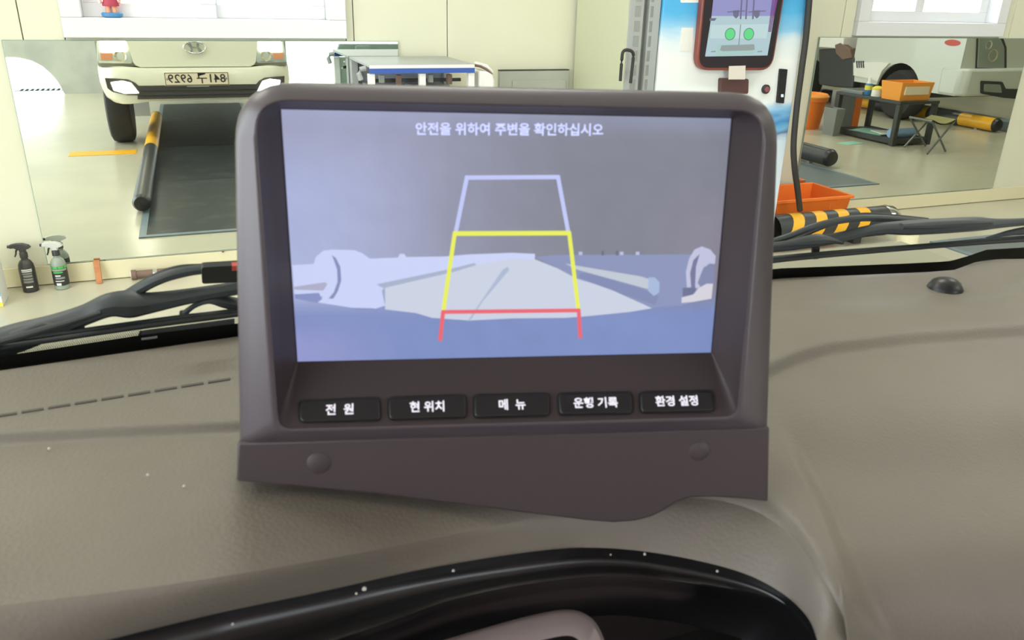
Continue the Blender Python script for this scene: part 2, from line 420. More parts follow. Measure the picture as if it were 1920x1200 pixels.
# the lip of the vent hood
EE = [(-60, 1275), (150, 1214), (400, 1152), (600, 1110), (800, 1066), (1000, 1034), (1120, 1027), (1250, 1040), (1380, 1070), (1460, 1108), (1512, 1155), (1534, 1205), (1552, 1270)]
EC = cr([(*p, 0) for p in EE], NH)
def ez(u): return pl([(-60, -.232), (400, -.239), (800, -.250), (1200, -.263), (1500, -.262), (1600, -.268)], u)
lip = []
bz = [last[2 + k].z - H for k in range(NH + 1)]
for t, zt_ in ((0, 0), (.10, .06), (.22, .16), (.38, .32), (.55, .50), (.75, .73), (.9, .9), (1, 1.02), (1.0, 1.12)):
    r = []
    for k in range(NH + 1):
        b, e = BC[k], EC[k]; u = b.x + (e.x - b.x) * t; v = b.y + (e.y - b.y) * t
        r.append(onz(u, v, H + bz[k] + (ez(e.x) - bz[k]) * zt_))
    lip.append([Vector((-.72, r[0].y, r[0].z))] + r)
pad.grid(lip)
pad.build('padding', 'dash', dash, smooth=60)
# black vent panel under the lip
RR = [(-60, 1420), (200, 1335), (450, 1262), (700, 1180), (850, 1127), (1000, 1096), (1150, 1082), (1300, 1096), (1420, 1118), (1478, 1140), (1515, 1185), (1530, 1225), (1545, 1290)]
RC = cr([(*p, 0) for p in RR], NH)
vp = []
for t, zz in ((-.06, -.001), (.04, -.006), (.3, -.013), (.5, -.0165), (.7, -.0182), (.86, -.0188), (.96, -.0200), (1.02, -.024), (1.08, -.031), (1.16, -.042), (1.4, -.062), (1.8, -.078)):
    r = []
    for k in range(NH + 1):
        e, g = EC[k], RC[k]; u = e.x + (g.x - e.x) * t; v = e.y + (g.y - e.y) * t
        if t > 1: u = g.x + (g.x - 1150) * -.25 * (t - 1); v = g.y + 90 * (t - 1)
        r.append(onz(u, v, H + ez(e.x) + zz))
    vp.append([Vector((-.72, r[0].y, r[0].z))] + r)
MB().grid(vp).build('vent_panel', 'black_gloss', dash, smooth=60)
# silver surround of the air vent
SO = [(700, 1262), (800, 1212), (900, 1180), (1000, 1153), (1060, 1143), (1095, 1150), (1120, 1172), (1138, 1215), (1150, 1270)]
SI = [(800, 1290), (880, 1248), (960, 1215), (1030, 1197), (1065, 1192), (1085, 1200), (1098, 1220), (1106, 1245), (1112, 1290)]
so, si = cr([(*p, 0) for p in SO], 40), cr([(*p, 0) for p in SI], 40)
zs = H - .292
rws = [[onz(p.x, p.y, zs - .014) for p in so], [onz(p.x, p.y, zs) for p in so], [onz(a.x * .85 + b.x * .15, a.y * .85 + b.y * .15, zs + .003) for a, b in zip(so, si)], [onz(p.x, p.y, zs + .001) for p in si], [onz(p.x, p.y, zs - .014) for p in si]]
MB().grid(rws).build('vent_trim', 'silver_trim', dash, smooth=50)
MB().box((-.70, .10, H - .42), (.38, .30, H - .345)).build('vent_cavity', 'vent_dark', dash, smooth=0)
# row of defroster slots on the left
for i in range(9):
    t0 = i / 9; t1 = t0 + .092
    p, q = (-10 + 450 * t0, 780 - 72 * t0), (-10 + 450 * t1, 780 - 72 * t1)
    g = lambda u, v: onz(u, v, H + dz(u, v) + .0006)
    MB().slab([g(p[0], p[1] - 1.6), g(q[0], q[1] - 1.6), g(q[0], q[1] + 1.6), g(p[0], p[1] + 1.6)], (0, 0, -.0015)).build('defroster_slot', 'dash_slot', dash, smooth=0, recalc=True)
# light sensor dome
p = onz(1772, 541, H + dz(1772, 541))
MB().lathe(p - Vector((0, 0, .001)), [(.0135, -.002), (.0135, .0015), (.0125, .0035), (.0105, .0068), (.0068, .0092), (.003, .0102), (0.0001, .0104)], 24).build('sensor_dome', 'black_plastic', dash)
# crumbs of dust
du = MB()
for u, v, s in ((683, 1104, .0011), (668, 1113, .0006), (850, 1070, .0007), (1209, 1039, .0008), (1345, 1071, .0007), (1145, 1040, .0005), (4, 1112, .0012), (92, 841, .0007), (277, 890, .0006), (140, 772, .0007), (345, 911, .0006), (328, 754, .0005), (58, 1029, .0005), (436, 1170, .0006)):
    q = onz(u, v, H + (-.211 if v < 1000 else ez(u) - .006 if v < 1100 or u > 1000 else -.25)); du.lathe(q, [(.0001, -s), (s, -s * .3), (s * .8, s * .5), (.0001, s)], 6)
tag(du.build('dust_specks', 'dust'), 'tiny pale dust specks scattered over the dashboard', 'dust', kind='stuff')

# ------------------------------------------------------------------ windshield and wipers
WC = Vector((0, onz(950, 577, H - .206).y + .012, H - .206)); WN = Vector((0, .866, .5))
def wp(u, v, off=0.0): return onpl(u, v, WC + WN * off, WN)
ws = thing('windshield', (0, WC.y, H - .2), 'clear slanted truck windshield with black lower border', 'windshield')
UPW = Vector((0, -.5, .866))
def bow(x): return -.05 * max(0, abs(x - .05) - .25) ** 2
gr = []
for i in range(9):
    s_ = -.12 + i * .1; gr.append([WC + UPW * s_ + Vector((x, bow(x), 0)) + WN * .004 for x in [-.75 + .1 * k for k in range(17)]])
MB().grid(gr).build('glass_pane', 'windshield_glass', ws)
def strip(up, lo, off, name, m, parent, th=.0015):
    b = MB(); n = len(up)
    b.grid([[wp(u, v, off) for u, v in up], [wp(u, v, off) for u, v in lo]]); return b.build(name, m, parent, smooth=0)
up = [(-400, 728), (-60, 678), (0, 668), (120, 650), (258, 629), (440, 607), (950, 556), (1465, 503), (1700, 494), (1780, 490), (1815, 480), (1850, 468), (1920, 464), (2300, 455)]
lo = [(u, v + (70 if u < 1500 else 60)) for u, v in up]
strip(up, lo, .0015, 'border_band', 'frit', ws)
dots = MB()
for r_ in range(3):
    for i in range(75):
        u = -40 + i * 4.1 + (r_ % 2) * 2; v = pl(up, u) - 2.2 - r_ * 3.0
        dots.poly([wp(u + 1.55 * (1 - r_ * .14) * math.cos(a), v + 1.35 * (1 - r_ * .14) * math.sin(a), .0015) for a in [k * math.pi / 3 for k in range(6)]])
tag(dots.build('border_dots', 'frit', ws, smooth=0), kind='stuff')
MB().slab([wp(265, 634, .001), wp(295, 630, .001), wp(295, 633, .001), wp(265, 637, .001)], WN * -.0005).build('border_mark', 'label_grey', ws, smooth=0, recalc=True)
# body-colour cowl strip outside
strip([(262, 620), (440, 597)], [(258, 632), (440, 610)], .012, 'cowl_edge', 'steel_grey', ws)
mm = .00037
def limb(name, pts, off, m, parent, flat=.8, n=8):
    P = [wp(u, v, off) for u, v, r in pts]
    return MB().tube(cr([tuple(p) for p in P], len(P) * 4), [x.x for x in cr([(r * mm, 0, 0) for _, _, r in pts], len(P) * 4)], n, flat, up=tuple(WN)).build(name, m, parent)
w1 = thing('wiper', wp(100, 640, .02), 'left windshield wiper with forked black arm and washer hose, beside the spray bottles', 'wiper')
limb('arm', [(-120, 680, 20), (-40, 656, 26), (30, 634, 27), (100, 612, 22), (160, 590, 19), (205, 572, 22), (245, 570, 26), (280, 568, 20), (350, 556, 15), (440, 541, 13), (560, 522, 12)], .022, 'wiper_metal', w1)
limb('arm_cover', [(-60, 657, 6), (40, 630, 7), (110, 610, 6), (190, 586, 4)], .009, 'rubber', w1)
limb('link_arm', [(205, 572, 12), (250, 548, 11), (290, 527, 10), (330, 513, 10), (380, 505, 9), (450, 503, 9)], .030, 'wiper_metal', w1)
limb('hose', [(190, 574, 4), (240, 545, 4), (290, 516, 4), (335, 501, 4), (380, 498, 4)], .036, 'rubber', w1)
MB().slab(roundpoly([wp(377, 492, .010), wp(448, 488, .010), wp(448, 520, .010), wp(378, 523, .010)], .002), WN * -.004).build('washer_nozzle', 'rubber', w1, smooth=30, recalc=True)
MB().slab([wp(434, 492, .0085), wp(448, 491, .0085), wp(448, 500, .0085), wp(434, 501, .0085)], WN * -.003).build('nozzle_cap', 'red_badge', w1, smooth=0, recalc=True)
limb('blade_spine', [(-160, 668, 5), (0, 642, 5), (100, 628, 5), (220, 611, 5), (330, 596, 5), (440, 583, 5), (560, 565, 5)], .014, 'wiper_metal', w1)
limb('blade_rubber', [(-160, 680, 5), (0, 652, 5), (100, 637, 5), (220, 619, 5), (330, 604, 5), (440, 590, 5), (560, 572, 5)], .008, 'rubber', w1)
limb('blade_yoke', [(20, 630, 7), (70, 612, 6), (110, 613, 6), (150, 617, 7)], .018, 'wiper_metal', w1)
limb('blade_yoke', [(345, 588, 6), (365, 573, 5), (392, 563, 7), (420, 566, 12), (450, 572, 13)], .018, 'wiper_metal', w1)
for u, v in ((150, 616), (345, 588)): MB().slab([wp(u - 9, v - 7, .020), wp(u + 9, v - 10, .022), wp(u + 9, v + 5, .022), wp(u - 9, v + 8, .020)], WN * -.004).build('blade_clip', 'rubber', w1, smooth=0, recalc=True, bevel=.001)
w2 = thing('wiper', wp(1650, 440, .02), 'right windshield wiper, thick black arm lying over the striped pipe', 'wiper')
limb('arm', [(1300, 478, 12), (1465, 462, 13), (1560, 448, 14), (1640, 430, 14), (1700, 427, 20), (1760, 424, 21), (1830, 420, 20), (1870, 419, 14), (1930, 415, 11), (2040, 406, 11)], .024, 'wiper_metal', w2)
limb('arm_cover', [(1690, 424, 8), (1750, 421, 11), (1810, 418, 10), (1860, 417, 5)], .012, 'wiper_metal', w2)
limb('link_arm', [(1380, 470, 8), (1465, 448, 8), (1530, 424, 9), (1590, 411, 9), (1650, 409, 9), (1740, 416, 8)], .034, 'wiper_metal', w2)
limb('hose', [(1400, 475, 4), (1480, 452, 4), (1550, 424, 4), (1600, 404, 4), (1650, 402, 4), (1740, 411, 4)], .040, 'rubber', w2)
limb('blade_spine', [(1380, 491, 5), (1465, 482, 5), (1600, 470, 5), (1720, 461, 5), (1850, 450, 5), (1980, 441, 5), (2080, 434, 5)], .014, 'wiper_metal', w2)
limb('blade_rubber', [(1380, 500, 5), (1465, 488, 5), (1600, 475, 5), (1720, 465, 5), (1850, 455, 5), (1980, 447, 5), (2080, 440, 5)], .008, 'rubber', w2)
limb('blade_yoke', [(1440, 462, 5), (1480, 456, 8), (1530, 449, 14), (1555, 450, 9), (1580, 455, 5)], .018, 'wiper_metal', w2)
limb('blade_yoke', [(1850, 447, 4), (1890, 437, 8), (1930, 432, 12), (1990, 428, 12)], .018, 'wiper_metal', w2)
MB().slab([wp(1520, 460, .024), wp(1534, 459, .024), wp(1532, 480, .024), wp(1520, 481, .024)], WN * -.004).build('blade_clip', 'rubber', w2, smooth=0, recalc=True, bevel=.001)

# ------------------------------------------------------------------ display monitor on its bracket
MC = Vector((.1262, .3227, H - .1036))
EN = Vector((-.238, -.964, .115)).normalized(); EX = Vector((.971, -.241, -.009)); EX = (EX - EN * EX.dot(EN)).normalized(); EY = EN.cross(EX)
def mp(u, v, g=0.0): return onpl(u, v, MC + EN * g, EN)
def loc2(p): d = p - MC; return Vector((d.dot(EX), d.dot(EY), d.dot(EN)))
def glo(x, y, g): return MC + EX * x + EY * y + EN * g
mon = thing('display_monitor', MC - EY * .12, 'dash mounted rear camera display with five black buttons', 'monitor')
def outline(px, g, rad, k=8):
    P = [loc2(mp(u, v, g)) for u, v in px]; P = [Vector((p.x, p.y, 0)) for p in P]
    return [Vector((p.x, p.y, g)) for p in roundpoly(P, rad, k)]
OUT = [(439, 152), (1459, 175), (1438, 806), (450, 830)]
INN = [(474, 187), (1437, 208), (1384, 783), (520, 807)]
SCR = [(527, 205), (1371, 222), (1333, 661), (558, 678)]
ro = [.024, .022, .003, .003]; ri = [.014, .013, .006, .006]; rs = [.0008] * 4
o1 = outline(OUT, .0125, ro); i1 = outline(INN, .021, ri); s1 = outline([(526, 204), (1373, 221), (1334, 662), (557, 679)], .0004, rs)
def scl(P, k, g, dy=0): return [Vector((p.x * k, p.y * k + dy, g)) for p in P]
mix = lambda A, B, t, g: [Vector((a.x + (b.x - a.x) * t, a.y + (b.y - a.y) * t, g)) for a, b in zip(A, B)]
rings = [scl(o1, .90, -.034, -.004), scl(o1, .955, -.030, -.002), scl(o1, .99, -.012), scl(o1, .9995, .004), o1, mix(o1, i1, .05, .0142), mix(o1, i1, .14, .0155), mix(o1, i1, .5, .0182), mix(o1, i1, .86, .0204), mix(o1, i1, .95, .0208), mix(o1, i1, 1.03, .0204)]
rec = [mix(o1, i1, 1.03, .0204), mix(i1, s1, .06, .0188), mix(i1, s1, .5, .0105), s1]
hb = MB().grid([[glo(*p) for p in r] for r in rings], close=True); hb.poly([glo(*p) for p in rings[0]])
house = hb.build('housing', 'purple_plastic', mon, smooth=50, recalc=True)
MB().grid([[glo(*p) for p in r] for r in rec], close=True).build('recess', 'recess_darkened', mon, smooth=50, recalc=True)
# screen
def S(u, v, lay=0): return mp(u, v, .0006 + lay * .00012)
sc = MB(); NX, NY = 48, 28
def lerpq(a, b):
    A, B, C, E_ = [Vector((*p, 0)) for p in SCR]; t = A.lerp(B, a); bt = E_.lerp(C, a); return t.lerp(bt, b)
def scol(a, b):
    top = Vector(lin(150, 153, 180)).lerp(Vector(lin(122, 124, 138)), sm(.1, .75, a))
    left = Vector(lin(168, 178, 218))
    c = top.lerp(left, (1 - sm(.0, .42, a)) * sm(.0, .35, b) * .8 + (1 - sm(0, .1, b)) * .25)
    c = c.lerp(Vector(lin(134, 128, 146)), sm(.8, 1, a) * sm(.2, .5, b) * .7)
    c = c.lerp(Vector(lin(118, 136, 188)), sm(.72, .84, b))
    c = c.lerp(Vector(lin(150, 152, 204)), (1 - sm(0, .3, a)) * sm(.78, .95, b) * .7)
    return c
vs_ = [S(*lerpq(i / NX, j / NY).xy) for j in range(NY + 1) for i in range(NX + 1)]
random.seed(3)
nz = {(i, j): random.uniform(-1, 1) for i in range(-1, NX + 2) for j in range(-1, NY + 2)}
me = bpy.data.meshes.new('screen'); o0 = ORG[mon.name]
me.from_pydata([p - o0 for p in vs_], [], [(j * (NX + 1) + i, (j + 1) * (NX + 1) + i, (j + 1) * (NX + 1) + i + 1, j * (NX + 1) + i + 1) for j in range(NY) for i in range(NX)])
ca = me.color_attributes.new('tint', 'FLOAT_COLOR', 'POINT')
for j in range(NY + 1):
    for i in range(NX + 1):
        n_ = (nz[i, j] + nz[i - 1, j] * .7 + nz[i, j - 1] * .7 + nz[i + 1, j] * .7 + nz[i, j + 1] * .7) / 3
        c = scol(i / NX, j / NY) * (1 + .05 * n_); ca.data[j * (NX + 1) + i].color = (*c, 1)
me.update(); me.materials.append(MATS['screen_image'])
scr = bpy.data.objects.new('screen', me); COL.objects.link(scr); scr.parent = mon; ORG[scr.name] = o0
im = MB()
def pic(px, rgb, lay): im.tint = lin(*rgb); im.poly([S(u, v, lay) for u, v in px[::-1]])
GND = (196, 203, 220); WHT = (196, 205, 240)
pic([(722, 540), (760, 527), (845, 506), (905, 492), (960, 482), (1005, 487), (1050, 505), (1080, 520), (1150, 545), (1223, 578), (1180, 585), (1100, 593), (1060, 596), (960, 597), (880, 601), (810, 596), (780, 587), (722, 580)], GND, 1)
pic([(548, 497), (588, 495), (592, 482), (606, 470), (622, 468), (664, 469), (680, 475), (693, 485), (746, 483), (750, 476), (758, 476), (762, 482), (832, 481), (880, 477), (960, 474), (1003, 476), (1003, 487), (960, 485), (905, 494), (850, 506), (722, 538), (716, 545), (722, 573), (700, 580), (660, 577), (596, 567), (606, 556), (552, 551)], WHT, 2)
pic([(622, 478), (630, 484), (638, 500), (640, 525), (634, 545), (625, 560), (616, 560), (626, 548), (633, 528), (632, 505), (626, 488)], (128, 136, 180), 3)
pic([(550, 538), (610, 529), (614, 533), (606, 545), (552, 543)], (168, 168, 196), 3)
pic([(553, 552), (598, 549), (604, 561), (594, 568), (553, 560)], (130, 142, 190), 3)
pic([(706, 533), (845, 504), (890, 493), (893, 497), (850, 510), (720, 540), (714, 538)], (160, 172, 196), 4)
pic([(943, 505), (952, 500), (955, 506), (905, 565), (884, 598), (876, 603), (895, 575)], (166, 178, 204), 4)
pic([(1003, 482), (1040, 478), (1300, 477), (1330, 476), (1328, 500), (1320, 560), (1278, 573), (1240, 575), (1222, 578), (1150, 543), (1080, 522), (1045, 503)], (132, 142, 180), 2)
pic([(1060, 494), (1075, 497), (1200, 518), (1224, 525), (1222, 545), (1214, 542), (1200, 538), (1080, 505)], (186, 194, 206), 3)
pic([(1216, 520), (1228, 520), (1237, 530), (1236, 548), (1226, 555), (1215, 545)], (160, 178, 212), 4)
pic([(1088, 512), (1100, 512), (1200, 540), (1235, 556), (1228, 572), (1150, 545), (1085, 520)], (122, 132, 172), 3)
pic([(1288, 540), (1286, 510), (1292, 485), (1302, 468), (1316, 462), (1332, 468), (1342, 480), (1340, 500), (1320, 500), (1312, 520), (1312, 540)], (186, 188, 214), 5)
pic([(1296, 540), (1294, 512), (1300, 488), (1312, 476), (1305, 500), (1303, 540)], (110, 114, 150), 6)
pic([(1318, 504), (1330, 494), (1341, 495), (1338, 535), (1318, 545), (1308, 530)], (126, 132, 168), 6)
pic([(1278, 558), (1300, 552), (1310, 540), (1325, 532), (1337, 532), (1334, 560), (1300, 566), (1278, 568)], (206, 204, 214), 7)
pic([(1280, 540), (1304, 538), (1306, 552), (1280, 556)], (100, 108, 140), 6)
for u in (1128, 1155): pic([(u, 470), (u + 4, 470), (u + 4, 479), (u, 479)], (96, 100, 120), 3)
for u in (1085, 1162, 1192): pic([(u, 472), (u + 7, 472), (u + 7, 478), (u, 478)], (180, 186, 216), 3)
pic([(660, 577), (700, 578), (712, 582), (690, 584), (668, 582)], (132, 140, 190), 3)
im.build('camera_picture', 'screen_image', scr, smooth=0)
def guide(name, segs, rgb, lay):
    g = MB(); g.tint = lin(*rgb)
    for (a, b, wd) in segs:
        A, B = S(*a, lay), S(*b, lay); d = (B - A).normalized(); nrm = d.cross(EN).normalized() * wd * .000115
        g.poly([A - nrm, A + nrm, B + nrm, B - nrm][::1])
    g.build(name, 'screen_image', scr, smooth=0)
guide('guide_line', [((872, 333), (1049, 332), 8), ((876, 330), (854, 438), 8), ((1046, 330), (1066, 438), 8)], (186, 194, 240), 9)
guide('guide_line', [((850, 438), (1070, 437), 9), ((853, 435), (831, 584), 8), ((1067, 435), (1085, 584), 8)], (226, 232, 84), 10)
guide('guide_line', [((828, 585), (1088, 582), 8), ((831, 583), (825, 639), 8), ((1085, 581), (1088, 634), 8)], (226, 96, 108), 11)
A_, B_ = S(778, 243, 9), S(1132, 245, 9); tx_ = (B_ - A_).normalized()
mat('caption', lin(190, 196, 236), .5, emit=(lin(186, 192, 236), .78))
text('caption', '안전을 위하여 주변을 확인하십시오', 'caption', .0056, frame((A_ + B_) / 2, tx_, EN.cross(tx_), EN), scr, .00005, .00012)
# buttons on the sloping lower face
pA, pB, pC = mp(558, 678, .0004), mp(1333, 661, .0004), mp(960, 795, .0204)
BN = (pB - pA).cross(pC - pA).normalized()
if BN.dot(EN) < 0: BN = -BN
def bp(u, v, off): return onpl(u, v, pA + BN * off, BN)
for q, body in zip((((560, 752), (712, 746), (713, 787), (563, 791)), ((728, 746), (873, 741), (874, 782), (730, 786)), ((889, 741), (1030, 738), (1030, 778), (890, 782)), ((1047, 738), (1184, 736), (1186, 774), (1050, 777)), ((1200, 736), (1336, 733), (1339, 770), (1203, 773))),
                   ('전  원', '현 위치', '메  뉴', '운행 기록', '환경 설정')):
    MB().slab(roundpoly([bp(u + (-3 if k in (0, 3) else 3), v + (-3 if k < 2 else 3), .0004) for k, (u, v) in enumerate(q)], .003, 5), BN * -.003).build('button_well', 'black_plastic', mon, smooth=30, recalc=True)
    bt = MB().slab(roundpoly([bp(u, v, .0018) for u, v in q], .0022, 5), BN * -.004).build('button', 'button', mon, smooth=30, recalc=True, bevel=.0006)
    A_, B_ = bp(*(Vector((*q[0], 0)).lerp(Vector((*q[3], 0)), .5).xy), .0021), bp(*(Vector((*q[1], 0)).lerp(Vector((*q[2], 0)), .5).xy), .0021); tx_ = (B_ - A_).normalized()
    text('button_caption', body, 'button_text', .0053, frame((A_ + B_) / 2, tx_, BN.cross(tx_), BN), bt, .00005, .00012)
# mounting bracket
BK = [(444, 830), (1444, 801), (1441, 942), (1400, 937), (1340, 933), (1295, 934), (1270, 942), (1248, 957), (1222, 970), (1190, 978), (1150, 981), (1100, 977), (1020, 967), (900, 952), (700, 927), (560, 914), (443, 903)]
gB = .0165
bk_ = MB().slab([mp(u, v, gB) for u, v in BK], EN * -.012).build('bracket', 'plate_plastic', mon, smooth=30, recalc=True, bevel=.0012)
MB().slab([mp(446, 835, gB - .001), mp(1442, 806, gB - .001), mp(1440, 850, gB - .02), mp(446, 870, gB - .02)], EN * -.03).build('bracket_foot', 'plate_plastic', mon, smooth=0, recalc=True)
for u, v, r in ((597, 869, .0052), (1311, 846, .0050)):
    c = mp(u, v, gB + .0001)
    cp = MB(); prof = [(r, -.0005), (r, .0001), (r * .94, .00035), (.0001, .00035)]
    rr_ = [[c + (EX * math.cos(a) + EY * math.sin(a)) * q + EN * h for a in [k * math.pi / 14 for k in range(28)]] for q, h in prof]
    cp.grid(rr_, close=True).build('screw_cap', 'plate_plastic', bk_, smooth=50, recalc=True)

# ------------------------------------------------------------------ our own truck (its front is met in the left mirror)
TF = 7.73                                            # where the truck front appears behind the mirror
CX = .05
truck = thing('truck', (CX, .2, 0), 'white cab truck with lit headlamps, its front reflected in the left mirror', 'truck')
def tv(u, v, off=0.0): return ony(u, v, TF + off)
def sym(p): return Vector((2 * CX - p.x, p.y, p.z))
def both(fn):                                        # left and right instance
    fn(lambda p: p, 1); fn(sym, -1)
OFF = Vector((0, .03, 0))
# front panel
fp = [tv(u, v) for u, v in ((236, 74), (250, 116), (255, 122), (264, 125.5), (365, 124.5))]
fpz = fp[0].z
front = fp + [sym(p) for p in fp[::-1][1:]]
front = [Vector((p.x, TF - .012, p.z)) for p in front]
top = [Vector((front[-1].x - .02, TF + .03, 1.10)), Vector((front[0].x + .02, TF + .03, 1.10))]
MB().slab(front, (0, .03, 0)).add([front[0], front[-1], top[0], top[1]], [(0, 1, 2, 3)]).build('front_panel', 'truck_white', truck, flip=True, smooth=0, recalc=True, bevel=.003)
# body behind: outer sheet carrying lamps
X0, X1 = tv(181, 100).x, sym(tv(181, 100)).x
b = MB().box((X0, TF + .02, .72), (X1, TF + .10, 1.10)); b.build('nose_sheet', 'seam', truck, flip=True, smooth=0)
# bumper
bz0 = tv(365, 187).z; bz1 = tv(300, 126).z
sec = []
for t in range(25):
    a = -1 + t / 12; x = CX + a * (CX - tv(186, 150).x); back = .0 + .22 * max(0, abs(a) - .72) ** 2 / .0784 * .5
    lowr = bz0 - .02 * (abs(a) > .5) * sm(.5, .8, abs(a)) + .05 * sm(.88, 1, abs(a))
    topz = bz1 + .012 * sm(.55, .75, abs(a))
    yy = TF - .05 + back
    sec.append([Vector((x * 1.0, yy + .05, topz)), Vector((x, yy + .012, topz - .012)), Vector((x, yy, topz - .05)), Vector((x, yy + .002, (topz + lowr) / 2)), Vector((x - (x - CX) * .02, yy + .01, lowr + .05)), Vector((x - (x - CX) * .04, yy + .03, lowr)), Vector((x - (x - CX) * .04, yy + .12, lowr + .01))])
MB().grid([list(r) for r in zip(*sec)]).build('bumper', 'truck_white', truck, flip=True, smooth=50, recalc=True)
bumper_end = MB()
# grille opening between fog lamps
gp = [tv(u, v, -.058) for u, v in ((259, 159), (365, 157), (365, 183), (290, 184), (250, 181))]
gp = gp + [sym(p) for p in gp[::-1] if abs(p.x - CX) > .05]
gx0, gx1 = gp[0].x, sym(gp[0]).x
zt_, zb_ = tv(365, 157.5).z, tv(365, 183).z
MB().slab([Vector((gx0, TF - .053, zt_)), Vector((gx1, TF - .053, zt_)), Vector((gx1 + .02, TF - .053, zb_ + .004)), Vector((gx0 - .02, TF - .053, zb_ + .004))], (0, .02, 0)).build('grille', 'dark_grille', truck, flip=True, smooth=0, recalc=True)
for k in range(2):
    z = zb_ + (zt_ - zb_) * (k + 1) / 3; MB().box((gx0, TF - .059, z - .006), (gx1, TF - .052, z + .006)).build('grille_bar', 'black_paint', truck, flip=True, smooth=0, bevel=.002)
def fog(m, s):
    P = [m(tv(u, v, -.054)) for u, v in ((197, 146), (240, 148), (253, 154), (262, 162), (264, 178), (240, 178), (212, 172), (202, 165))]
    f = MB().slab(P, (0, .02, 0)).build('fog_surround', 'dark_grille', truck, flip=True, smooth=0, recalc=True)
    P = [m(tv(u, v, -.06)) for u, v in ((208, 154), (230, 151), (246, 155), (254, 165), (261, 174), (235, 175), (214, 169))]
    MB().slab(P, (0, .02, 0)).build('fog_lamp', 'lamp_glow', f, flip=True, smooth=0, recalc=True, bevel=.004)
both(fog)
def head(m, s):
    P = [m(tv(u, v, .0)) for u, v in ((181, 66), (233, 66), (236, 75), (249, 115), (247, 119), (186, 118), (183, 112))]
    h = MB().slab(P, (0, .03, 0)).build('headlamp', 'lens_clear', truck, flip=True, smooth=0, recalc=True, bevel=.003)
    MB().slab([m(tv(u, v, -.012)) for u, v in ((188, 68), (232, 68), (238, 96), (190, 97))], (0, .015, 0)).build('main_beam', 'lamp_glow', h, flip=True, smooth=0, recalc=True, bevel=.004)
    MB().slab([m(tv(u, v, -.01)) for u, v in ((188, 98.5), (211, 98.5), (211, 112), (190, 112))], (0, .015, 0)).build('indicator', 'amber', h, flip=True, smooth=0, recalc=True, bevel=.004)
    c = m(tv(226, 105, -.004)); MB().lathe(c, [(.045, .006), (.046, -.006), (.03, .004), (.0001, .01)], 20, 'Y', 1, 1).build('reflector', 'lamp_reflector', h, flip=True, recalc=True)
    MB().slab([m(tv(u, v, -.006)) for u, v in ((186, 114), (247, 115), (247, 118), (186, 117.5))], (0, .012, 0)).build('lamp_trim', 'chrome', h, flip=True, smooth=0, recalc=True)
both(head)
# emblem: slanted letter in an oval ring
ec = tv(365, 88.5, -.026); er, eh = .088, .048
ring = [ec + Vector((er * math.cos(a), 0, eh * math.sin(a))) for a in [k * math.pi / 24 for k in range(49)]]
em = MB().tube(ring, .0075, 8, up=(0, 1, 0), cap=False).build('emblem', 'chrome', truck, flip=True, smooth=60)
hb_ = MB()
for pts, r_ in ((((-.060, -.018), (-.036, .034)), .013), (((.060, .018), (.036, -.034)), .013)):
    pass
LH = [((.062, .030), (.030, .038), (.012, -.004), (.016, -.036), (.040, -.034), (.036, -.006)), ((-.062, -.030), (-.030, -.038), (-.012, .004), (-.016, .036), (-.040, .034), (-.036, .006))]
for L in LH: hb_.slab([ec + Vector((-x, -.004, z)) for x, z in L], (0, .008, 0))
hb_.slab([ec + Vector((-x, -.003, z)) for x, z in ((-.03, -.010), (.03, -.002), (.03, .010), (-.03, .002))], (0, .008, 0))
hb_.build('emblem_letter', 'chrome', em, flip=True, smooth=0, recalc=True, bevel=.002)
# number plate, facing the wall
pc = tv(369.5, 147.2, -.062); pw, ph = .52, .112
rp = 2 * D - pc.y
plate = MB().box((pc.x - pw / 2, rp - .006, pc.z - ph / 2), (pc.x + pw / 2, rp, pc.z + ph / 2), 0).build('number_plate', 'plate_cream', truck, smooth=0, bevel=.003)
fr_ = MB(); hw, hh, t_ = pw / 2 - .004, ph / 2 - .004, .005
for a, b_ in (((-hw, -hh), (hw, -hh + t_)), ((-hw, hh - t_), (hw, hh)), ((-hw, -hh), (-hw + t_, hh)), ((hw - t_, -hh), (hw, hh))): fr_.box((pc.x + a[0], rp, pc.z + a[1]), (pc.x + b_[0], rp + .0012, pc.z + b_[1]))
fr_.build('plate_border', 'ink', plate, smooth=0)
text('plate_number', '841구 6929', 'ink', .098, frame(Vector((pc.x, rp + .001, pc.z)), Vector((-1, 0, 0)), Vector((0, 0, 1)), Vector((0, 1, 0))), plate, .0005, .0012, 1.02)
for sx in (-.238, .238): MB().lathe((pc.x + sx, rp, pc.z), [(.009, 0), (.009, .002), (.004, .003), (.0001, .003)], 14, 'Y').build('plate_bolt', 'steel_grey', plate, recalc=True)
MB().box((pc.x - .09, rp - .012, pc.z - ph / 2 - .012), (pc.x + .09, rp - .004, pc.z - ph / 2 - .002)).build('plate_light_bar', 'steel_grey', truck, smooth=0)
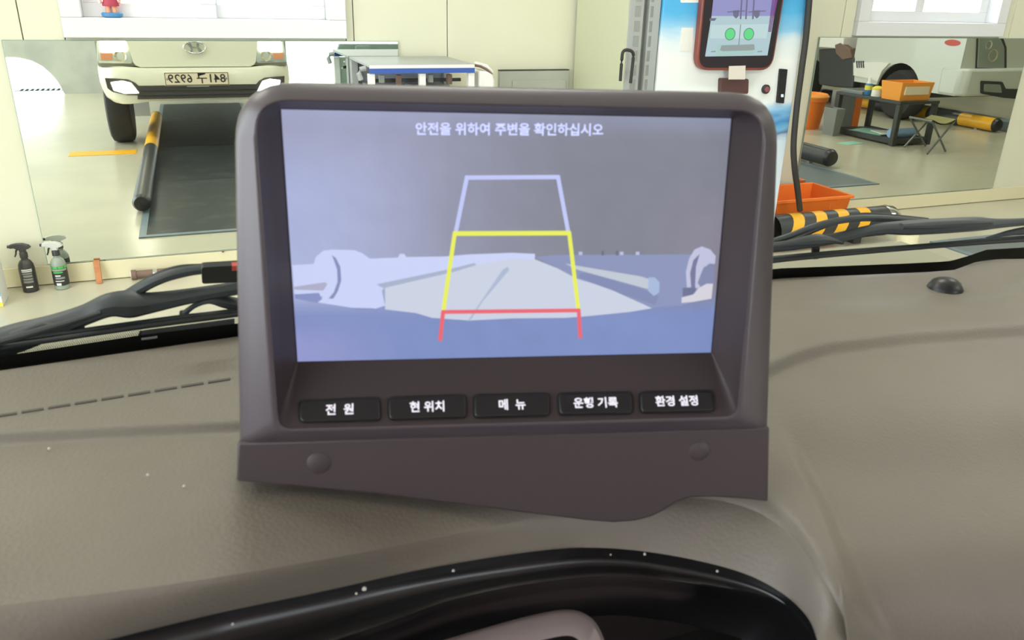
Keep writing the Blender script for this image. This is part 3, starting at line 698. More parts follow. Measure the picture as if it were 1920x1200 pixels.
# wheels, mud flaps, under body
def wheel(m, s):
    x = m(tv(225, 200, .6)).x; y = 2 * D - (TF + .62); r = .31
    w_ = MB().lathe((x, y, r), [(.17, -.09), (.27, -.10), (.30, -.085), (r, -.06), (r, .06), (.30, .085), (.27, .10), (.17, .09)], 28, 'X').build('tyre', 'tyre', truck, recalc=True)
    MB().lathe((x, y, r), [(.17, -.085), (.15, -.06), (.06, -.05), (.0001, -.05)], 20, 'X').build('wheel_rim', 'steel_grey', w_, recalc=True)
    fx = m(tv(262, 215, .9)).x; MB().box((fx - .075, -.62, .12), (fx + .075, -.61, .50)).build('mud_flap', 'mudflap', truck, smooth=0)
both(wheel)
MB().box((-.55, -3.0, .42), (.65, .55, .50)).build('chassis', 'black_paint', truck, smooth=0)
for sx in (X0 + .0, X1 - .025):
    MB().box((sx, -1.05, .50), (sx + .025, .62, 1.08)).build('door_skin', 'truck_white', truck, smooth=0, bevel=.004)
MB().box((X0, -1.05, .50), (X1, -1.0, 1.22)).box((X0, -1.05, 1.74), (X1, -1.0, 1.88)).box((X0, -1.05, 1.22), (X0 + .2, -1.0, 1.74)).box((X1 - .2, -1.05, 1.22), (X1, -1.0, 1.74)).build('rear_panel', 'bounce_lining', truck, smooth=0)  # unseen cab back, added to block light from behind
MB().box((X0, -1.05, .50), (X1, .60, .53)).build('cab_floor', 'bounce_lining', truck, smooth=0)
MB().box((X0 + .02, -1.05, 1.88), (X1 - .02, WC.y - .36, 1.93)).build('roof', 'truck_white', truck, smooth=0, bevel=.02)  # unseen roof, added to keep light off dashboard and monitor fronts
MB().box((X0 + .04, -1.0, 1.865), (X1 - .04, WC.y - .37, 1.879)).build('headliner', 'bounce_lining', truck, smooth=0)  # unseen, throws soft light back onto the dashboard
for sx in (X0 + .03, X1 - .03):
    MB().bar((sx, WC.y + .02, 1.10), (sx, WC.y - .36, 1.90), .05, .06, (1, 0, 0)).build('pillar', 'truck_white', truck, smooth=0, bevel=.008)
MB().box((X0 + .05, WC.y + .06, .53), (X1 - .05, WC.y + .09, 1.10)).build('firewall', 'black_plastic', truck, smooth=0)

# ------------------------------------------------------------------ floor strips and wheel guide tubes
def pit(x0, x1, y0, y1, label, pm='pit_plate'):
    t = thing('pit_cover', ((x0 + x1) / 2, (y0 + y1) / 2, 0), label, 'floor plate')
    f = MB()
    for a, b in (((x0 - .04, y1), (x1 + .04, y1 + .04)), ((x0 - .04, y0), (x0, y1)), ((x1, y0), (x1 + .04, y1))): f.box((a[0], a[1], .0002), (b[0], b[1], .008))
    f.build('rim', 'pit_blue', t, smooth=0)
    n = 4
    for k in range(n):
        a, b = y0 + (y1 - y0) * k / n, y0 + (y1 - y0) * (k + 1) / n
        MB().box((x0, a + .002, .0002), (x1, b - .002, .006)).build('plate', pm, t, smooth=0)
px0 = onz(282, 440, 0)
pit(px0.x - .02, .52, -2.4, 2 * D - px0.y, 'dark floor pit cover in front of the lit truck, reflected in the left mirror')
q0 = onz(1630, 343, 0)
pit(4.2, q0.x, -2.4, 2 * D - q0.y, 'grey floor pit cover reflected low in the right mirror beside a striped tube', 'pit_grey')
def guide_tube(x, y0, y1, r, label, first='black_paint', seg=.34, axis='Y', z=None, dome=False):
    z = z or r + .01
    t = thing('wheel_guide', (x, (y0 + y1) / 2, 0) if axis == 'Y' else ((y0 + y1) / 2, x, 0), label, 'guide tube')
    n = max(1, round(abs(y1 - y0) / seg)); cols_ = [first, 'yellow_paint' if first == 'black_paint' else 'black_paint']
    for k in range(n):
        a, b = y1 + (y0 - y1) * k / n, y1 + (y0 - y1) * (k + 1) / n
        c = (x, 0, z) if axis == 'Y' else (0, x, z)
        MB().lathe(c, [(r, a), (r, b)], 24, axis).build('tube_section', cols_[k % 2], t, recalc=True)
    for s, yy in ((1, y1), (-1, y0)):
        c = (x, yy, z) if axis == 'Y' else (yy, x, z)
        MB().lathe(c, [(r * 1.03, -.012 * s), (r * 1.03, 0), (r * .8, .03 * s), (.0001, .04 * s)], 24, axis).build('end_cap', 'black_plastic', t, recalc=True)
    for yy in (y0 + .3, (y0 + y1) / 2, y1 - .25):
        c = (x, yy, 0) if axis == 'Y' else (yy, x, 0)
        MB().box((c[0] - .02, c[1] - .02, 0), (c[0] + .02, c[1] + .02, z - r * .6)).build('foot', 'steel_grey', t, smooth=0)
    return t
e1 = onz(266, 378, .07); guide_tube(e1.x, -.9, 2 * D - e1.y, .055, 'yellow and black guide tube along the pit, reflected in the left mirror', z=.07, seg=1.65)
e2 = onz(1552, 297, .08); guide_tube(e2.x, -1.2, 2 * D - e2.y, .075, 'yellow and black guide tube end, reflected in the right mirror above a grey plate', z=.09, seg=.42)
guide_tube(8.62, -1.2, 2 * D - 6.80, .075, 'yellow and black guide tube beside the parked truck, reflected in the right mirror', 'yellow_paint', z=.085, seg=.5)
tag(MB().box((8.80, -2.5, .0), (9.02, 2 * D - 6.3, .12)).build('curb_rail', 'pit_blue', smooth=0, bevel=.01), 'blue grey steel curb rail beside the parked truck, reflected in the right mirror', 'rail')
p, q = onz(131, 288, .002), onz(256, 282, .002)
tag(MB().box((p.x, p.y - .10, .0005), (q.x, p.y + .10, .003)).build('floor_line', 'yellow_paint', flip=True, smooth=0), 'short yellow painted line on the floor, reflected in the left mirror', 'floor marking')

# ------------------------------------------------------------------ striped pipe with steel dome (right foreground)
YP = 3.67; PR = .092
pl_, pr_ = ony(1500, 100, 3.62).x + .03, ony(1652, 425, YP).x
sp = thing('striped_pipe', ((pl_ + pr_) / 2, YP, 0), 'yellow and black striped barrier pipe with polished dome end, behind the right wiper', 'barrier')
n, N = 22, 28
base = [[Vector((pl_ + (pr_ - pl_) * i / 60, YP + PR * math.cos(2 * math.pi * k / N), PR + .03 + PR * math.sin(2 * math.pi * k / N))) for k in range(N + 1)] for i in range(61)]
MB().grid(base).build('pipe', 'black_paint', sp, recalc=True)
for s in range(int((pr_ - pl_ - .33) / .165) + 1):    # slanting bands wound on the pipe
    x0 = pr_ - .23 - s * .165
    rr_ = []
    for k in range(-3, 16):
        a = math.pi * k / 12; sh = -.05 * (1 - math.sin(a)) - (.05 if a > math.pi / 2 else 0) * 0
        rr_.append([Vector((x0 + sh + dx, YP - (PR + .0012) * math.cos(a), PR + .03 + (PR + .0012) * math.sin(a))) for dx in (0, .08)])
    MB().grid(rr_).build('stripe', 'yellow_paint', sp, recalc=True)
MB().lathe((pr_, YP, PR + .03), [(PR * 1.02, -.01), (PR * 1.04, .02), (PR * .96, .06), (PR * .7, .095), (PR * .35, .112), (.0001, .118)], 28, 'X').build('dome_end', 'chrome', sp, recalc=True)
for xx in (pl_ + .15, pr_ - .2): MB().box((xx - .03, YP - .03, 0), (xx + .03, YP + .03, .06)).build('foot', 'black_paint', sp, smooth=0)
pb = onz(1693, 486, 0)
tag(MB().lathe((pb.x, pb.y, 0), [(.07, 0), (.07, .01), (.062, .015), (.062, .14), (.055, .15), (.0001, .15)], 20).build('floor_stub', 'base_cream'), 'short cream post stub on the floor beneath the right wiper', 'post')

# ------------------------------------------------------------------ orange bin on the floor
bx0, bx1 = ony(1440, 400, D - .2).x, ony(1583, 395, D - .2).x
yf, yb = D - .42, D - .06
zr = ony(1520, 372, yf).z
ob = thing('storage_bin', ((bx0 + bx1) / 2, (yf + yb) / 2, 0), 'empty orange plastic bin standing on the floor under the right mirror', 'bin')
xl, xr = ony(1440, 372, yf).x, ony(1597, 369, yf).x
def tub(x0, x1, y0, y1, z1, tp, th, name, m, par, flip=False, z0=0.0):
    o_ = [(x0 + tp, y0 + tp, z0), (x1 - tp, y0 + tp, z0), (x1 - tp, y1 - tp, z0), (x0 + tp, y1 - tp, z0)]
    T = [(x0, y0, z1), (x1, y0, z1), (x1, y1, z1), (x0, y1, z1)]
    Ti = [(x0 + th, y0 + th, z1), (x1 - th, y0 + th, z1), (x1 - th, y1 - th, z1), (x0 + th, y1 - th, z1)]
    Bi = [(x0 + tp + th, y0 + tp + th, z0 + th), (x1 - tp - th, y0 + tp + th, z0 + th), (x1 - tp - th, y1 - tp - th, z0 + th), (x0 + tp + th, y1 - tp - th, z0 + th)]
    b = MB().grid([[Vector(p) for p in r] for r in (o_, T, Ti, Bi)], close=True); b.poly([Vector(p) for p in Bi]); b.poly([Vector(p) for p in o_[::-1]])
    return b.build(name, m, par, flip=flip, smooth=0, recalc=True, bevel=.004)
body = tub(xl, xr, yf, yb, zr, .03, .006, 'tub', 'orange_plastic', ob)
rm = MB()
for a, b in (((xl - .012, yf - .012), (xr + .012, yf)), ((xl - .012, yb), (xr + .012, yb + .012)), ((xl - .012, yf), (xl, yb)), ((xr, yf), (xr + .012, yb))): rm.box((a[0], a[1], zr - .018), (b[0], b[1], zr + .001))
rm.build('rim', 'orange_plastic', ob, smooth=0, bevel=.003)
for xx in (xl + .08, xr - .16): MB().box((xx, yf + .004, .03), (xx + .012, yf + .03, zr - .02)).build('rib', 'orange_plastic', ob, smooth=0, bevel=.003)

# ------------------------------------------------------------------ spray bottles and small things at the wall foot
def bottle(px, py, hgt, mats, label, lines, yaw):
    c = onz(px, py, 0); c.y = min(c.y, D - .075); k = hgt / .235
    t = thing('spray_bottle', c, label, 'spray bottle', 'spray bottles at the wall foot')
    MB().lathe(c, [(.030 * k, 0), (.034 * k, .003 * k), (.034 * k, .118 * k), (.032 * k, .135 * k), (.024 * k, .150 * k), (.015 * k, .158 * k), (.0145 * k, .172 * k)], 24).build('body', mats[0], t)
    MB().lathe(c, [(.0175 * k, .168 * k), (.0175 * k, .188 * k), (.014 * k, .196 * k)], 20).build('collar', mats[2], t)
    R = Matrix.Rotation(yaw, 3, 'Z')
    P = lambda x, y, z: c + R @ Vector((x, y, z)) * k
    prof = [(-.055, .222), (-.050, .231), (-.025, .236), (.005, .236), (.028, .228), (.038, .216), (.028, .210), (.012, .206), (.012, .190), (-.012, .190), (-.014, .204), (-.035, .214), (-.052, .212)]
    hd = MB().slab([P(x, -.011, z) for x, z in prof], R @ Vector((0, .022, 0)) * k).build('trigger_head', mats[3], t, smooth=30, recalc=True, bevel=.003)
    MB().tube([P(-.022, 0, .210), P(-.030, 0, .198), P(-.033, 0, .184), P(-.040, 0, .170)], [.005 * k, .0045 * k, .004 * k, .003 * k], 8).build('trigger', mats[2], hd)
    MB().lathe(P(-.062, 0, .220), [(.0001, -.002), (.007 * k, -.002), (.007 * k, .010), (.0001, .010)], 12, 'X').build('nozzle', mats[2], hd)
    lb = MB().lathe(c, [(.0345 * k, .022 * k), (.0346 * k, .0225 * k), (.0346 * k, .118 * k), (.0345 * k, .1185 * k)], 24).build('label_wrap', mats[1], t, recalc=True)
    for (z0, z1, a0, a1, mm_) in lines:
        g = []
        for z in (z0, z1): g.append([c + Vector((math.cos(a) * .0351, math.sin(a) * .0351, z)) * k for a in [math.radians(a0 + (a1 - a0) * i / 8) for i in range(9)]])
        MB().grid(g).build('label_print', mm_, lb, recalc=True)
bottle(60, 543, .235, ('bottle_black', 'bottle_black', 'bottle_black', 'bottle_black'), 'all black spray bottle with grey label print by the wall mirror corner',
       [(.112, .117, -120, -45, 'label_white'), (.104, .109, -120, -45, 'label_white'), (.092, .099, -120, -50, 'label_grey'), (.078, .088, -115, -50, 'label_grey'), (.064, .072, -118, -50, 'label_grey'), (.050, .060, -120, -50, 'label_grey'), (.026, .034, -110, -62, 'label_white')], math.radians(-12))
bottle(119, 537, .232, ('bottle_clear', 'label_black', 'black_paint', 'nozzle_grey'), 'green and black labelled spray bottle with white trigger head before the left mirror',
       [(.108, .118, -170, 10, 'bottle_green'), (.096, .106, -160, -20, 'bottle_clear'), (.086, .093, -130, -60, 'bottle_green'), (.070, .076, -120, -80, 'label_white'), (.056, .066, -120, -50, 'label_grey'), (.044, .048, -125, -60, 'label_white'), (.024, .036, -120, -85, 'label_white'), (.0225, .0235, 0, 359, 'bottle_green')], math.radians(-10))
c = onz(121, 537, 0)
s0, s1_ = onz(188, 528, 0), ony(180, 488, D - .03)
tag(MB().bar((s0.x, D - .06, .0), (s1_.x, D - .028, s1_.z), .028, .012, (0, -1, 0)).build('wood_stick', 'wood', bevel=.002), 'small brown wooden stick leaning on the wall under the left mirror', 'stick')
tp = thing('metal_torch', onz(290, 515, 0), 'worn metal tube lying along the wall foot beside the wooden stick', 'tube')
a_, b_ = ony(252, 513, D - .045), ony(345, 500, D - .045); a_.z = b_.z = .026
MB().tube([a_, b_], .018, 16).build('barrel', 'rust', tp)
MB().tube([a_ - Vector((.014, 0, 0)), a_ + Vector((.008, 0, 0))], .024, 16).build('head_ring', 'rust', tp)
MB().tube([a_ - Vector((.017, 0, 0)), a_ - Vector((.013, 0, 0))], .018, 16).build('head_lens', 'white_plastic', tp)
MB().tube([a_ + Vector((.085, 0, 0)), a_ + Vector((.105, 0, 0))], .0195, 16).build('band', 'chrome', tp)
cc = onz(8, 572, 0); ct = thing('carton', (cc.x - .06, cc.y, 0), 'white product carton with blue and yellow print at the left edge', 'carton')
zc = .235
MB().box((cc.x - .13, cc.y - .02, 0), (cc.x, cc.y + .12, zc)).build('box', 'carton', ct, smooth=0, bevel=.002)
MB().box((cc.x - .131, cc.y - .0215, .05), (cc.x + .0008, cc.y - .0205, .12)).build('blue_print', 'carton_blue', ct, smooth=0)
MB().box((cc.x - .131, cc.y - .0215, .002), (cc.x + .0008, cc.y - .0205, .022)).build('yellow_print', 'carton_yellow', ct, smooth=0)
cr0 = ony(418, 472, D - .02)
tag(MB().lathe((cr0.x, D - .018, cr0.z), [(.0001, -.004), (.006, -.003), (.006, .002), (.0001, .004)], 8).build('wall_bolt', 'rust'), 'tiny rusty bolt head under the left mirror near the wiper nozzle', 'bolt')

# ------------------------------------------------------------------ toy figure on the left window sill
tz = W1[2] + .085; tp_ = ony(212, 35, D + .0); tx0 = tp_.x; ty0 = D - .008
fg = thing('toy_figure', (tx0, ty0, tz), 'small toy figure in red top on blue base, on the left window sill', 'toy')
MB().lathe((tx0, ty0, tz), [(.030, 0), (.042, .004), (.045, .016), (.040, .022), (.0001, .022)], 20, sy=.6).build('base', 'toy_blue', fg)
for s in (-1, 1): MB().tube([(tx0 + s * .014, ty0, tz + .02), (tx0 + s * .012, ty0, tz + .052)], [.012, .013], 10).build('leg', 'skin', fg)
MB().lathe((tx0, ty0, tz + .048), [(.034, 0), (.036, .006), (.028, .03), (.024, .055), (.016, .064), (.0001, .066)], 18, sy=.6).build('red_top', 'toy_red', fg)
for s in (-1, 1): MB().tube([(tx0 + s * .024, ty0, tz + .104), (tx0 + s * .040, ty0 - .004, tz + .082), (tx0 + s * .036, ty0 - .012, tz + .062)], [.008, .007, .006], 8).build('arm', 'skin', fg)
MB().lathe((tx0, ty0, tz + .112), [(.010, 0), (.020, .008), (.026, .024), (.022, .042), (.0001, .05)], 18).build('head', 'skin', fg)
MB().lathe((tx0, ty0 + .002, tz + .132), [(.0275, 0), (.027, .014), (.018, .03), (.0001, .034)], 18).build('hair', 'toy_dark', fg)

# ------------------------------------------------------------------ tester cabinet by the wall
cy0, cy1 = D - .50, D - .03
ct_z = ony(690, 121.5, cy0).z
lx, rx = ony(690, 121, cy0).x, ony(890, 121, cy0).x
tc_ = thing('tester_cabinet', ((lx + rx) / 2, (cy0 + cy1) / 2, 0), 'grey open fronted tester cabinet with blue stripe between the mirrors', 'cabinet')
MB().box((lx, cy0, ct_z - .012), (rx, cy1, ct_z)).build('top_panel', 'cab_grey', tc_, smooth=0, bevel=.003)
MB().box((lx + .005, cy0 - .006, ct_z - .016), (rx - .002, cy0 - .0005, ct_z - .002)).build('front_edge', 'white_plastic', tc_, smooth=0)
MB().box((lx + .005, cy0 - .008, ct_z - .038), (rx - .002, cy0 - .0005, ct_z - .017)).build('blue_stripe', 'blue_stripe', tc_, smooth=0)
MB().box((lx, cy1 - .02, 0), (rx, cy1, ct_z - .013)).build('back_panel', 'cab_inside', tc_, smooth=0)
for xx in (lx, (lx + rx) / 2 - .015, rx - .03): MB().box((xx, cy0, 0), (xx + .03, cy0 + .03, ct_z - .04)).build('post', 'white_plastic', tc_, smooth=0, bevel=.002)
for xx in (lx, rx - .03): MB().box((xx, cy1 - .06, 0), (xx + .03, cy1 - .021, ct_z - .013)).build('post', 'cab_grey', tc_, smooth=0)
MB().box((lx + .03, cy0 + .12, ct_z - .09), (rx - .03, cy0 + .14, ct_z - .075)).build('cross_bar', 'black_paint', tc_, smooth=0)
MB().box((lx + .02, cy0 + .02, .30), (rx - .02, cy1 - .03, .33)).build('shelf', 'cab_grey', tc_, smooth=0)
for i, xx in enumerate((lx + .06, lx + .14, (lx + rx) / 2 + .04, rx - .12)):
    MB().box((xx, cy0 + .04, ct_z - .085 - .01 * (i % 2)), (xx + .022, cy0 + .07, ct_z - .05)).build('bracket', ('cab_grey', 'rust')[i % 2], tc_, smooth=0, bevel=.002)
MB().box((lx + .05, cy0 + .2, .34), (lx + .22, cy1 - .05, ct_z - .12)).build('inner_box', 'cab_inside', tc_, smooth=0, bevel=.004)
MB().box((rx - .24, cy0 + .2, .34), (rx - .06, cy1 - .05, ct_z - .12)).build('inner_box', 'cab_inside', tc_, smooth=0, bevel=.004)
# rounded side bracket on the left, white hood on the right
MB().tube([ony(u, v, cy0 + .05) for u, v in ((677, 150), (673, 138), (676, 130), (686, 128))], .012, 8).build('side_hook', 'cab_grey', tc_)
wh = [ony(u, v, cy0 + .02) for u, v in ((898, 133), (914, 134), (924, 140), (928, 150), (930, 240), (898, 240))]
MB().slab(wh, (0, .16, 0)).build('side_hood', 'white_plastic', tc_, smooth=30, recalc=True, bevel=.012)
MB().slab([ony(u, v, cy0 + .05) for u, v in ((903, 118), (914, 121), (925, 133), (926, 140), (918, 132), (906, 126), (900, 123))], (0, .10, 0)).build('hood_flap', 'white_plastic', tc_, smooth=0, recalc=True, bevel=.004)
MB().tube([ony(u, v, cy0 + .04) for u, v in ((888, 122), (900, 124), (912, 130), (922, 140))], .006, 8).build('hose', 'rust', tc_)
# shallow hatch on the wall
hx0, hx1, hz1 = ony(934, 133, D).x, ony(1063, 131, D).x, ony(1000, 131.5, D).z
ht = thing('wall_hatch', ((hx0 + hx1) / 2, D, .3), 'shallow beige hatch fixed to the wall right of the tester cabinet', 'hatch')
MB().box((hx0, D - .03, .3), (hx1, D - .0005, hz1)).build('hatch_frame', 'concrete_wall', ht, smooth=0, bevel=.002)
MB().box((hx0 + .07, D - .038, .35), (hx1 - .02, D - .0305, hz1 - .05)).build('hatch_door', 'concrete_wall', ht, smooth=0, bevel=.002)
MB().box((hx0 - .001, D - .031, hz1), (hx1 + .001, D - .0005, hz1 + .005)).build('hatch_edge', 'ink', ht, smooth=0)

# ------------------------------------------------------------------ grey locker with handle, kiosk with tablet
KY = 3.62
kxl, kxr = ony(1238, 80, KY).x, ony(1500, 100, KY).x
gl = thing('grey_locker', (kxl - .12, KY + .2, 0), 'tall pale grey ventilated locker with black handle left of the kiosk', 'locker')
gx0, gxm0, gxm1, gx1 = (ony(u, 80, KY + .012).x for u in (1176, 1203, 1213, 1240))
MB().box((gx0, KY + .012, 0), (gxm0, D - .03, 2.0)).build('locker_frame', 'cab_grey', gl, smooth=0, bevel=.004)
MB().box((gx0 - .004, KY + .016, 0), (gx0 - .0005, D - .03, 2.0)).build('locker_side', 'locker_cream', gl, smooth=0)
MB().box((gxm0, KY + .05, 0), (gxm1, D - .03, 2.0)).build('recess', 'grey_plastic', gl, smooth=0)
MB().box((gxm1, KY + .012, 0), (kxl - .006, D - .03, 2.0)).build('locker_door', 'cab_grey', gl, smooth=0, bevel=.004)
for r_ in range(11):
    z = 1.62 - r_ * .068
    for cx_, wd in (((gx0 + gxm0) / 2 + .008, .034), (gxm1 + .014, .018)):
        v_ = MB()
        for k in range(5): v_.box((cx_ - wd / 2 + k * wd / 5, KY + .0105, z), (cx_ - wd / 2 + (k + .5) * wd / 5, KY + .0135, z + .05))
        tag(v_.build('vent_slots', 'perf_dark', gl, smooth=0), kind='stuff')
hp = [ony(u, v, KY - .04) for u, v in ((1163, 152), (1166, 110), (1168, 98), (1173, 94), (1182, 95), (1187, 100), (1187, 112), (1182, 156))]
MB().tube(cr([tuple(p) for p in hp], 30), .008, 8).build('handle', 'cable_black', gl)
kio = thing('kiosk', ((kxl + kxr) / 2, KY + .15, 0), 'slim kiosk cabinet printed with blue sky and clouds, holding a tablet', 'kiosk')
skym, rmp, nt_, bb_ = sky_print()
els = rmp.color_ramp.elements
mrg = nt_.nodes.new('ShaderNodeMath'); mrg.operation = 'MULTIPLY_ADD'; mrg.inputs[1].default_value = 1 / 2.0; mrg.inputs[2].default_value = -.0
src = rmp.inputs[0].links[0].from_socket; nt_.links.new(src, mrg.inputs[0]); nt_.links.new(mrg.outputs[0], rmp.inputs[0]); nt_.links.new(rmp.outputs[0], bb_.inputs['Base Color'])
def kz(v): return (ony(1480, v, KY).z + .05) / 2.0
stops = [(300, (214, 226, 236)), (262, (205, 222, 236)), (250, (90, 120, 160)), (240, (120, 180, 220)), (225, (70, 140, 200)), (205, (150, 200, 235)), (190, (235, 240, 240)), (110, (240, 242, 240)), (75, (222, 234, 240)), (55, (150, 205, 238)), (25, (90, 180, 232)), (-60, (50, 150, 215))]
els[0].position = 0; els[0].color = (*lin(214, 226, 236), 1); els[1].position = 1; els[1].color = (*lin(50, 150, 215), 1)
for v, c_ in stops:
    e_ = els.new(max(.001, min(.999, kz(v)))); e_.color = (*lin(*c_), 1)
MB().box((kxl, KY, 0), (kxr, D - .16, 2.0)).build('kiosk_body', 'sky_print', kio, smooth=0, bevel=.004)
def kp(u, v, off=0.0): return ony(u, v, KY - off)
def kslab(name, px, off, th, m, par=kio, rad=0, bevel=0):
    P = [kp(u, v, off) for u, v in px]
    if rad: P = roundpoly(P, rad, 6)
    return MB().slab(P, (0, th, 0)).build(name, m, par, smooth=30, recalc=True, bevel=bevel)
kslab('info_plate', ((1278, 52), (1300, 52), (1298, 96), (1274, 96)), .002, .0018, 'label_white', rad=.004)
kslab('sticker', ((1277, -10), (1316, -10), (1315, 5), (1276, 5)), .002, .0018, 'white_plastic', rad=.006)
kslab('tablet_holder', ((1353, 147), (1404, 148), (1403, 176), (1352, 176)), .03, .03, 'holder_brown', rad=.012)
kslab('paper_tag', ((1367, 124), (1398, 123), (1397, 149), (1366, 149)), .046, .002, 'tag_paper')
kslab('card_slot', ((1463, 129), (1477, 130), (1470, 194), (1457, 193)), .012, .012, 'black_plastic', rad=.006)
kslab('status_led', ((1465, 177), (1469, 177), (1469, 182), (1465, 182)), .0135, .002, 'led')
c = kp(1434.5, 167, .0); MB().lathe(c, [(.024, 0), (.024, -.012), (.019, -.016), (.0001, -.016)], 20, 'Y').build('push_button', 'black_plastic', kio, recalc=True)
MB().lathe(c - Vector((0, .0161, 0)), [(.015, 0), (.014, -.004), (.0001, -.005)], 20, 'Y').build('button_cap', 'red_button', kio, recalc=True)
tb = thing('tablet', kp(1385, 130, .03), 'tablet in reddish rim on the kiosk, showing two green dots', 'tablet')
TO = ((1325, -80), (1483, -80), (1448, 132), (1305, 132))
rim = kslab('rim', TO, .042, .040, 'tablet_rim', tb, rad=.075, bevel=.006)
kslab('glass', ((1328, -76), (1479, -76), (1446, 127), (1310, 127)), .0435, .004, 'tablet_glass', tb, rad=.06)
ti = MB()
def tpic(px, rgb, lay): ti.tint = lin(*rgb); ti.poly([kp(u, v, .0442 + lay * .0004) for u, v in px[::-1]])
tpic(((1345, -70), (1464, -70), (1450, 30), (1334, 30)), (150, 150, 205), 0)
tpic(((1334, 30), (1452, 30), (1439, 104), (1322, 106)), (182, 208, 216), 0)
tpic(((1334, 47), (1441, 45), (1437, 72), (1331, 72)), (198, 222, 226), 1)
tpic(((1345, 84), (1418, 84), (1414, 103), (1342, 104)), (172, 208, 204), 1)
tpic(((1450, -20), (1462, -20), (1446, 60), (1440, 60)), (120, 60, 130), 0)
for x in (1390, 1400, 1413): tpic(((x + 3, -60), (x + 6, -60), (x, 36), (x - 3, 36)), (112, 108, 146), 1)
for x, s in ((1380, -1), (1419, 1)):
    tpic(((x - 6, 20), (x + 6, 19), (x + 5, 30), (x, 35), (x - 5, 30)), (112, 110, 140), 2); tpic(((x - 16, 21.5), (x + 17, 19.5), (x + 17, 21.5), (x - 16, 23.5)), (112, 110, 140), 2)
tpic(((1331, 34), (1344, 34), (1340, 39), (1330, 39)), (104, 106, 130), 2)
tpic(((1388, 46), (1389.5, 46), (1386, 84), (1384.5, 84)), (120, 140, 140), 2)
for x in (1369, 1404):
    for rr_, cc_, ly in ((10.5, (96, 140, 120), 3), (9, (96, 226, 140), 4)): tpic([(x + rr_ * .95 * math.cos(a) - .1 * rr_ * math.sin(a), 64 + rr_ * 1.12 * math.sin(a)) for a in [k * math.pi / 10 for k in range(20)]], cc_, ly)
tpic(((1353, 85), (1414, 83), (1415, 93), (1409, 94.5), (1355, 96), (1350, 94)), (150, 162, 162), 3)
for x in (1338, 1425): tpic(((x - 5, 96), (x + 4, 95), (x + 4, 97.5), (x - 5, 98)), (140, 158, 164), 3)
ti.build('display_picture', 'kiosk_image', tb, smooth=0)
# thick cable hanging beside the kiosk
cb = cr([tuple(ony(u, v, KY - .022)) for u, v in ((1522, -60), (1512, 60), (1503, 130), (1494, 200), (1488, 270), (1490, 315))] + [tuple(ony(1495, 352, 3.63)), tuple(ony(1500, 394, 3.672))], 40)
tag(MB().tube(cb, .017, 10).build('power_cable', 'cable_black'), 'thick black cable hanging along the right side of the kiosk', 'cable')

# ------------------------------------------------------------------ steel guard seen at the right end of the left mirror
GY = 6.0
gd = thing('steel_guard', (ony(680, 120, GY).x, 2 * D - GY, 0), 'grey green bolted steel guard reflected at the right end of the left mirror', 'guard')
gz1 = ony(680, 82, GY).z; gz0 = ony(680, 101, GY).z
gxa, gxb = ony(633, 90, GY).x, ony(760, 90, GY).x
MB().slab([ony(u, v, GY) for u, v in ((636, 82), (790, 82), (790, 102), (642, 103), (632, 92))], (0, .05, 0)).build('beam', 'guard_teal', gd, flip=True, smooth=0, recalc=True, bevel=.003)
gq = [ony(627, 106, GY - .05), ony(790, 106, GY - .05)]
MB().box((gq[0].x, GY - .08, 0), (gq[1].x, GY - .05, gq[0].z)).build('plate', 'guard_teal', gd, flip=True, smooth=0, bevel=.003)
MB().box((gq[0].x - .012, GY - .09, 0), (gq[0].x + .03, GY - .02, gq[0].z + .004)).build('edge_post', 'guard_teal', gd, flip=True, smooth=0, bevel=.003)
MB().box((gq[0].x + .15, GY - .05, 0), (gq[0].x + .25, GY - .001, gz1 - .01)).build('stay', 'guard_teal', gd, flip=True, smooth=0)
for u, v in ((647, 99), (703, 96), (712, 96), (733, 96), (644, 115), (658, 123), (652, 120), (640, 127), (649, 114)):
    c = ony(u, v, GY - .0505 - (.03 if v > 105 else -.05)); MB().lathe(c, [(.006, 0), (.006, -.004), (.003, -.006), (.0001, -.006)], 10, 'Y').build('bolt', 'white_plastic', gd, flip=True, recalc=True)

# ------------------------------------------------------------------ parked van, table, stool and bins: met in the right mirror
VX = 8.2
van = thing('parked_truck', (VX + .85, 2 * D - 8.2, 0), 'white cab truck parked in the next bay, reflected in the right mirror', 'truck')
VF = onx(1803, 100, VX).y
def sx_(u, v, off=0.0): return onx(u, v, VX - off)
ztop = 1.75
c_ = sx_(1676, 180); wr = abs(c_.z - sx_(1676, 227).z); wc = Vector((VX + .12, c_.y, wr)); ay0 = wc.y + wr * 1.22; ay1 = wc.y - wr * 1.16
side = [Vector((VX, VF, ztop)), Vector((VX, VF, sx_(1795, 181).z))]
zs0 = side[1].z
arcp = [Vector((VX, wc.y - wr * 1.2 * math.cos(a), max(zs0, wr + wr * 1.28 * math.sin(a)))) for a in [math.pi * k / 16 for k in range(17)]]
yend = sx_(1600, 100).y
side += arcp + [Vector((VX, yend, zs0)), Vector((VX, yend, ztop))]
MB().slab(side, (.03, 0, 0)).build('side_panel', 'truck_white2', van, flip=True, smooth=0, recalc=True)
gpx = [sx_(u, v, .03) for u, v in ((1597, 117), (1640, 116), (1664, 118), (1650, 133), (1642, 152), (1620, 146), (1597, 141))]
gd_ = MB().slab(gpx, (.03, 0, 0)).build('lower_guard', 'white_plastic', van, flip=True, smooth=0, recalc=True, bevel=.003)
for k in range(4):
    u = 1602 + k * 4; MB().slab([sx_(u, 114, .036), sx_(u + 2, 114, .036), sx_(u + 3, 127, .036), sx_(u + 1, 127, .036)], (.01, 0, 0)).build('louvre', 'black_paint', gd_, flip=True, smooth=0, recalc=True)
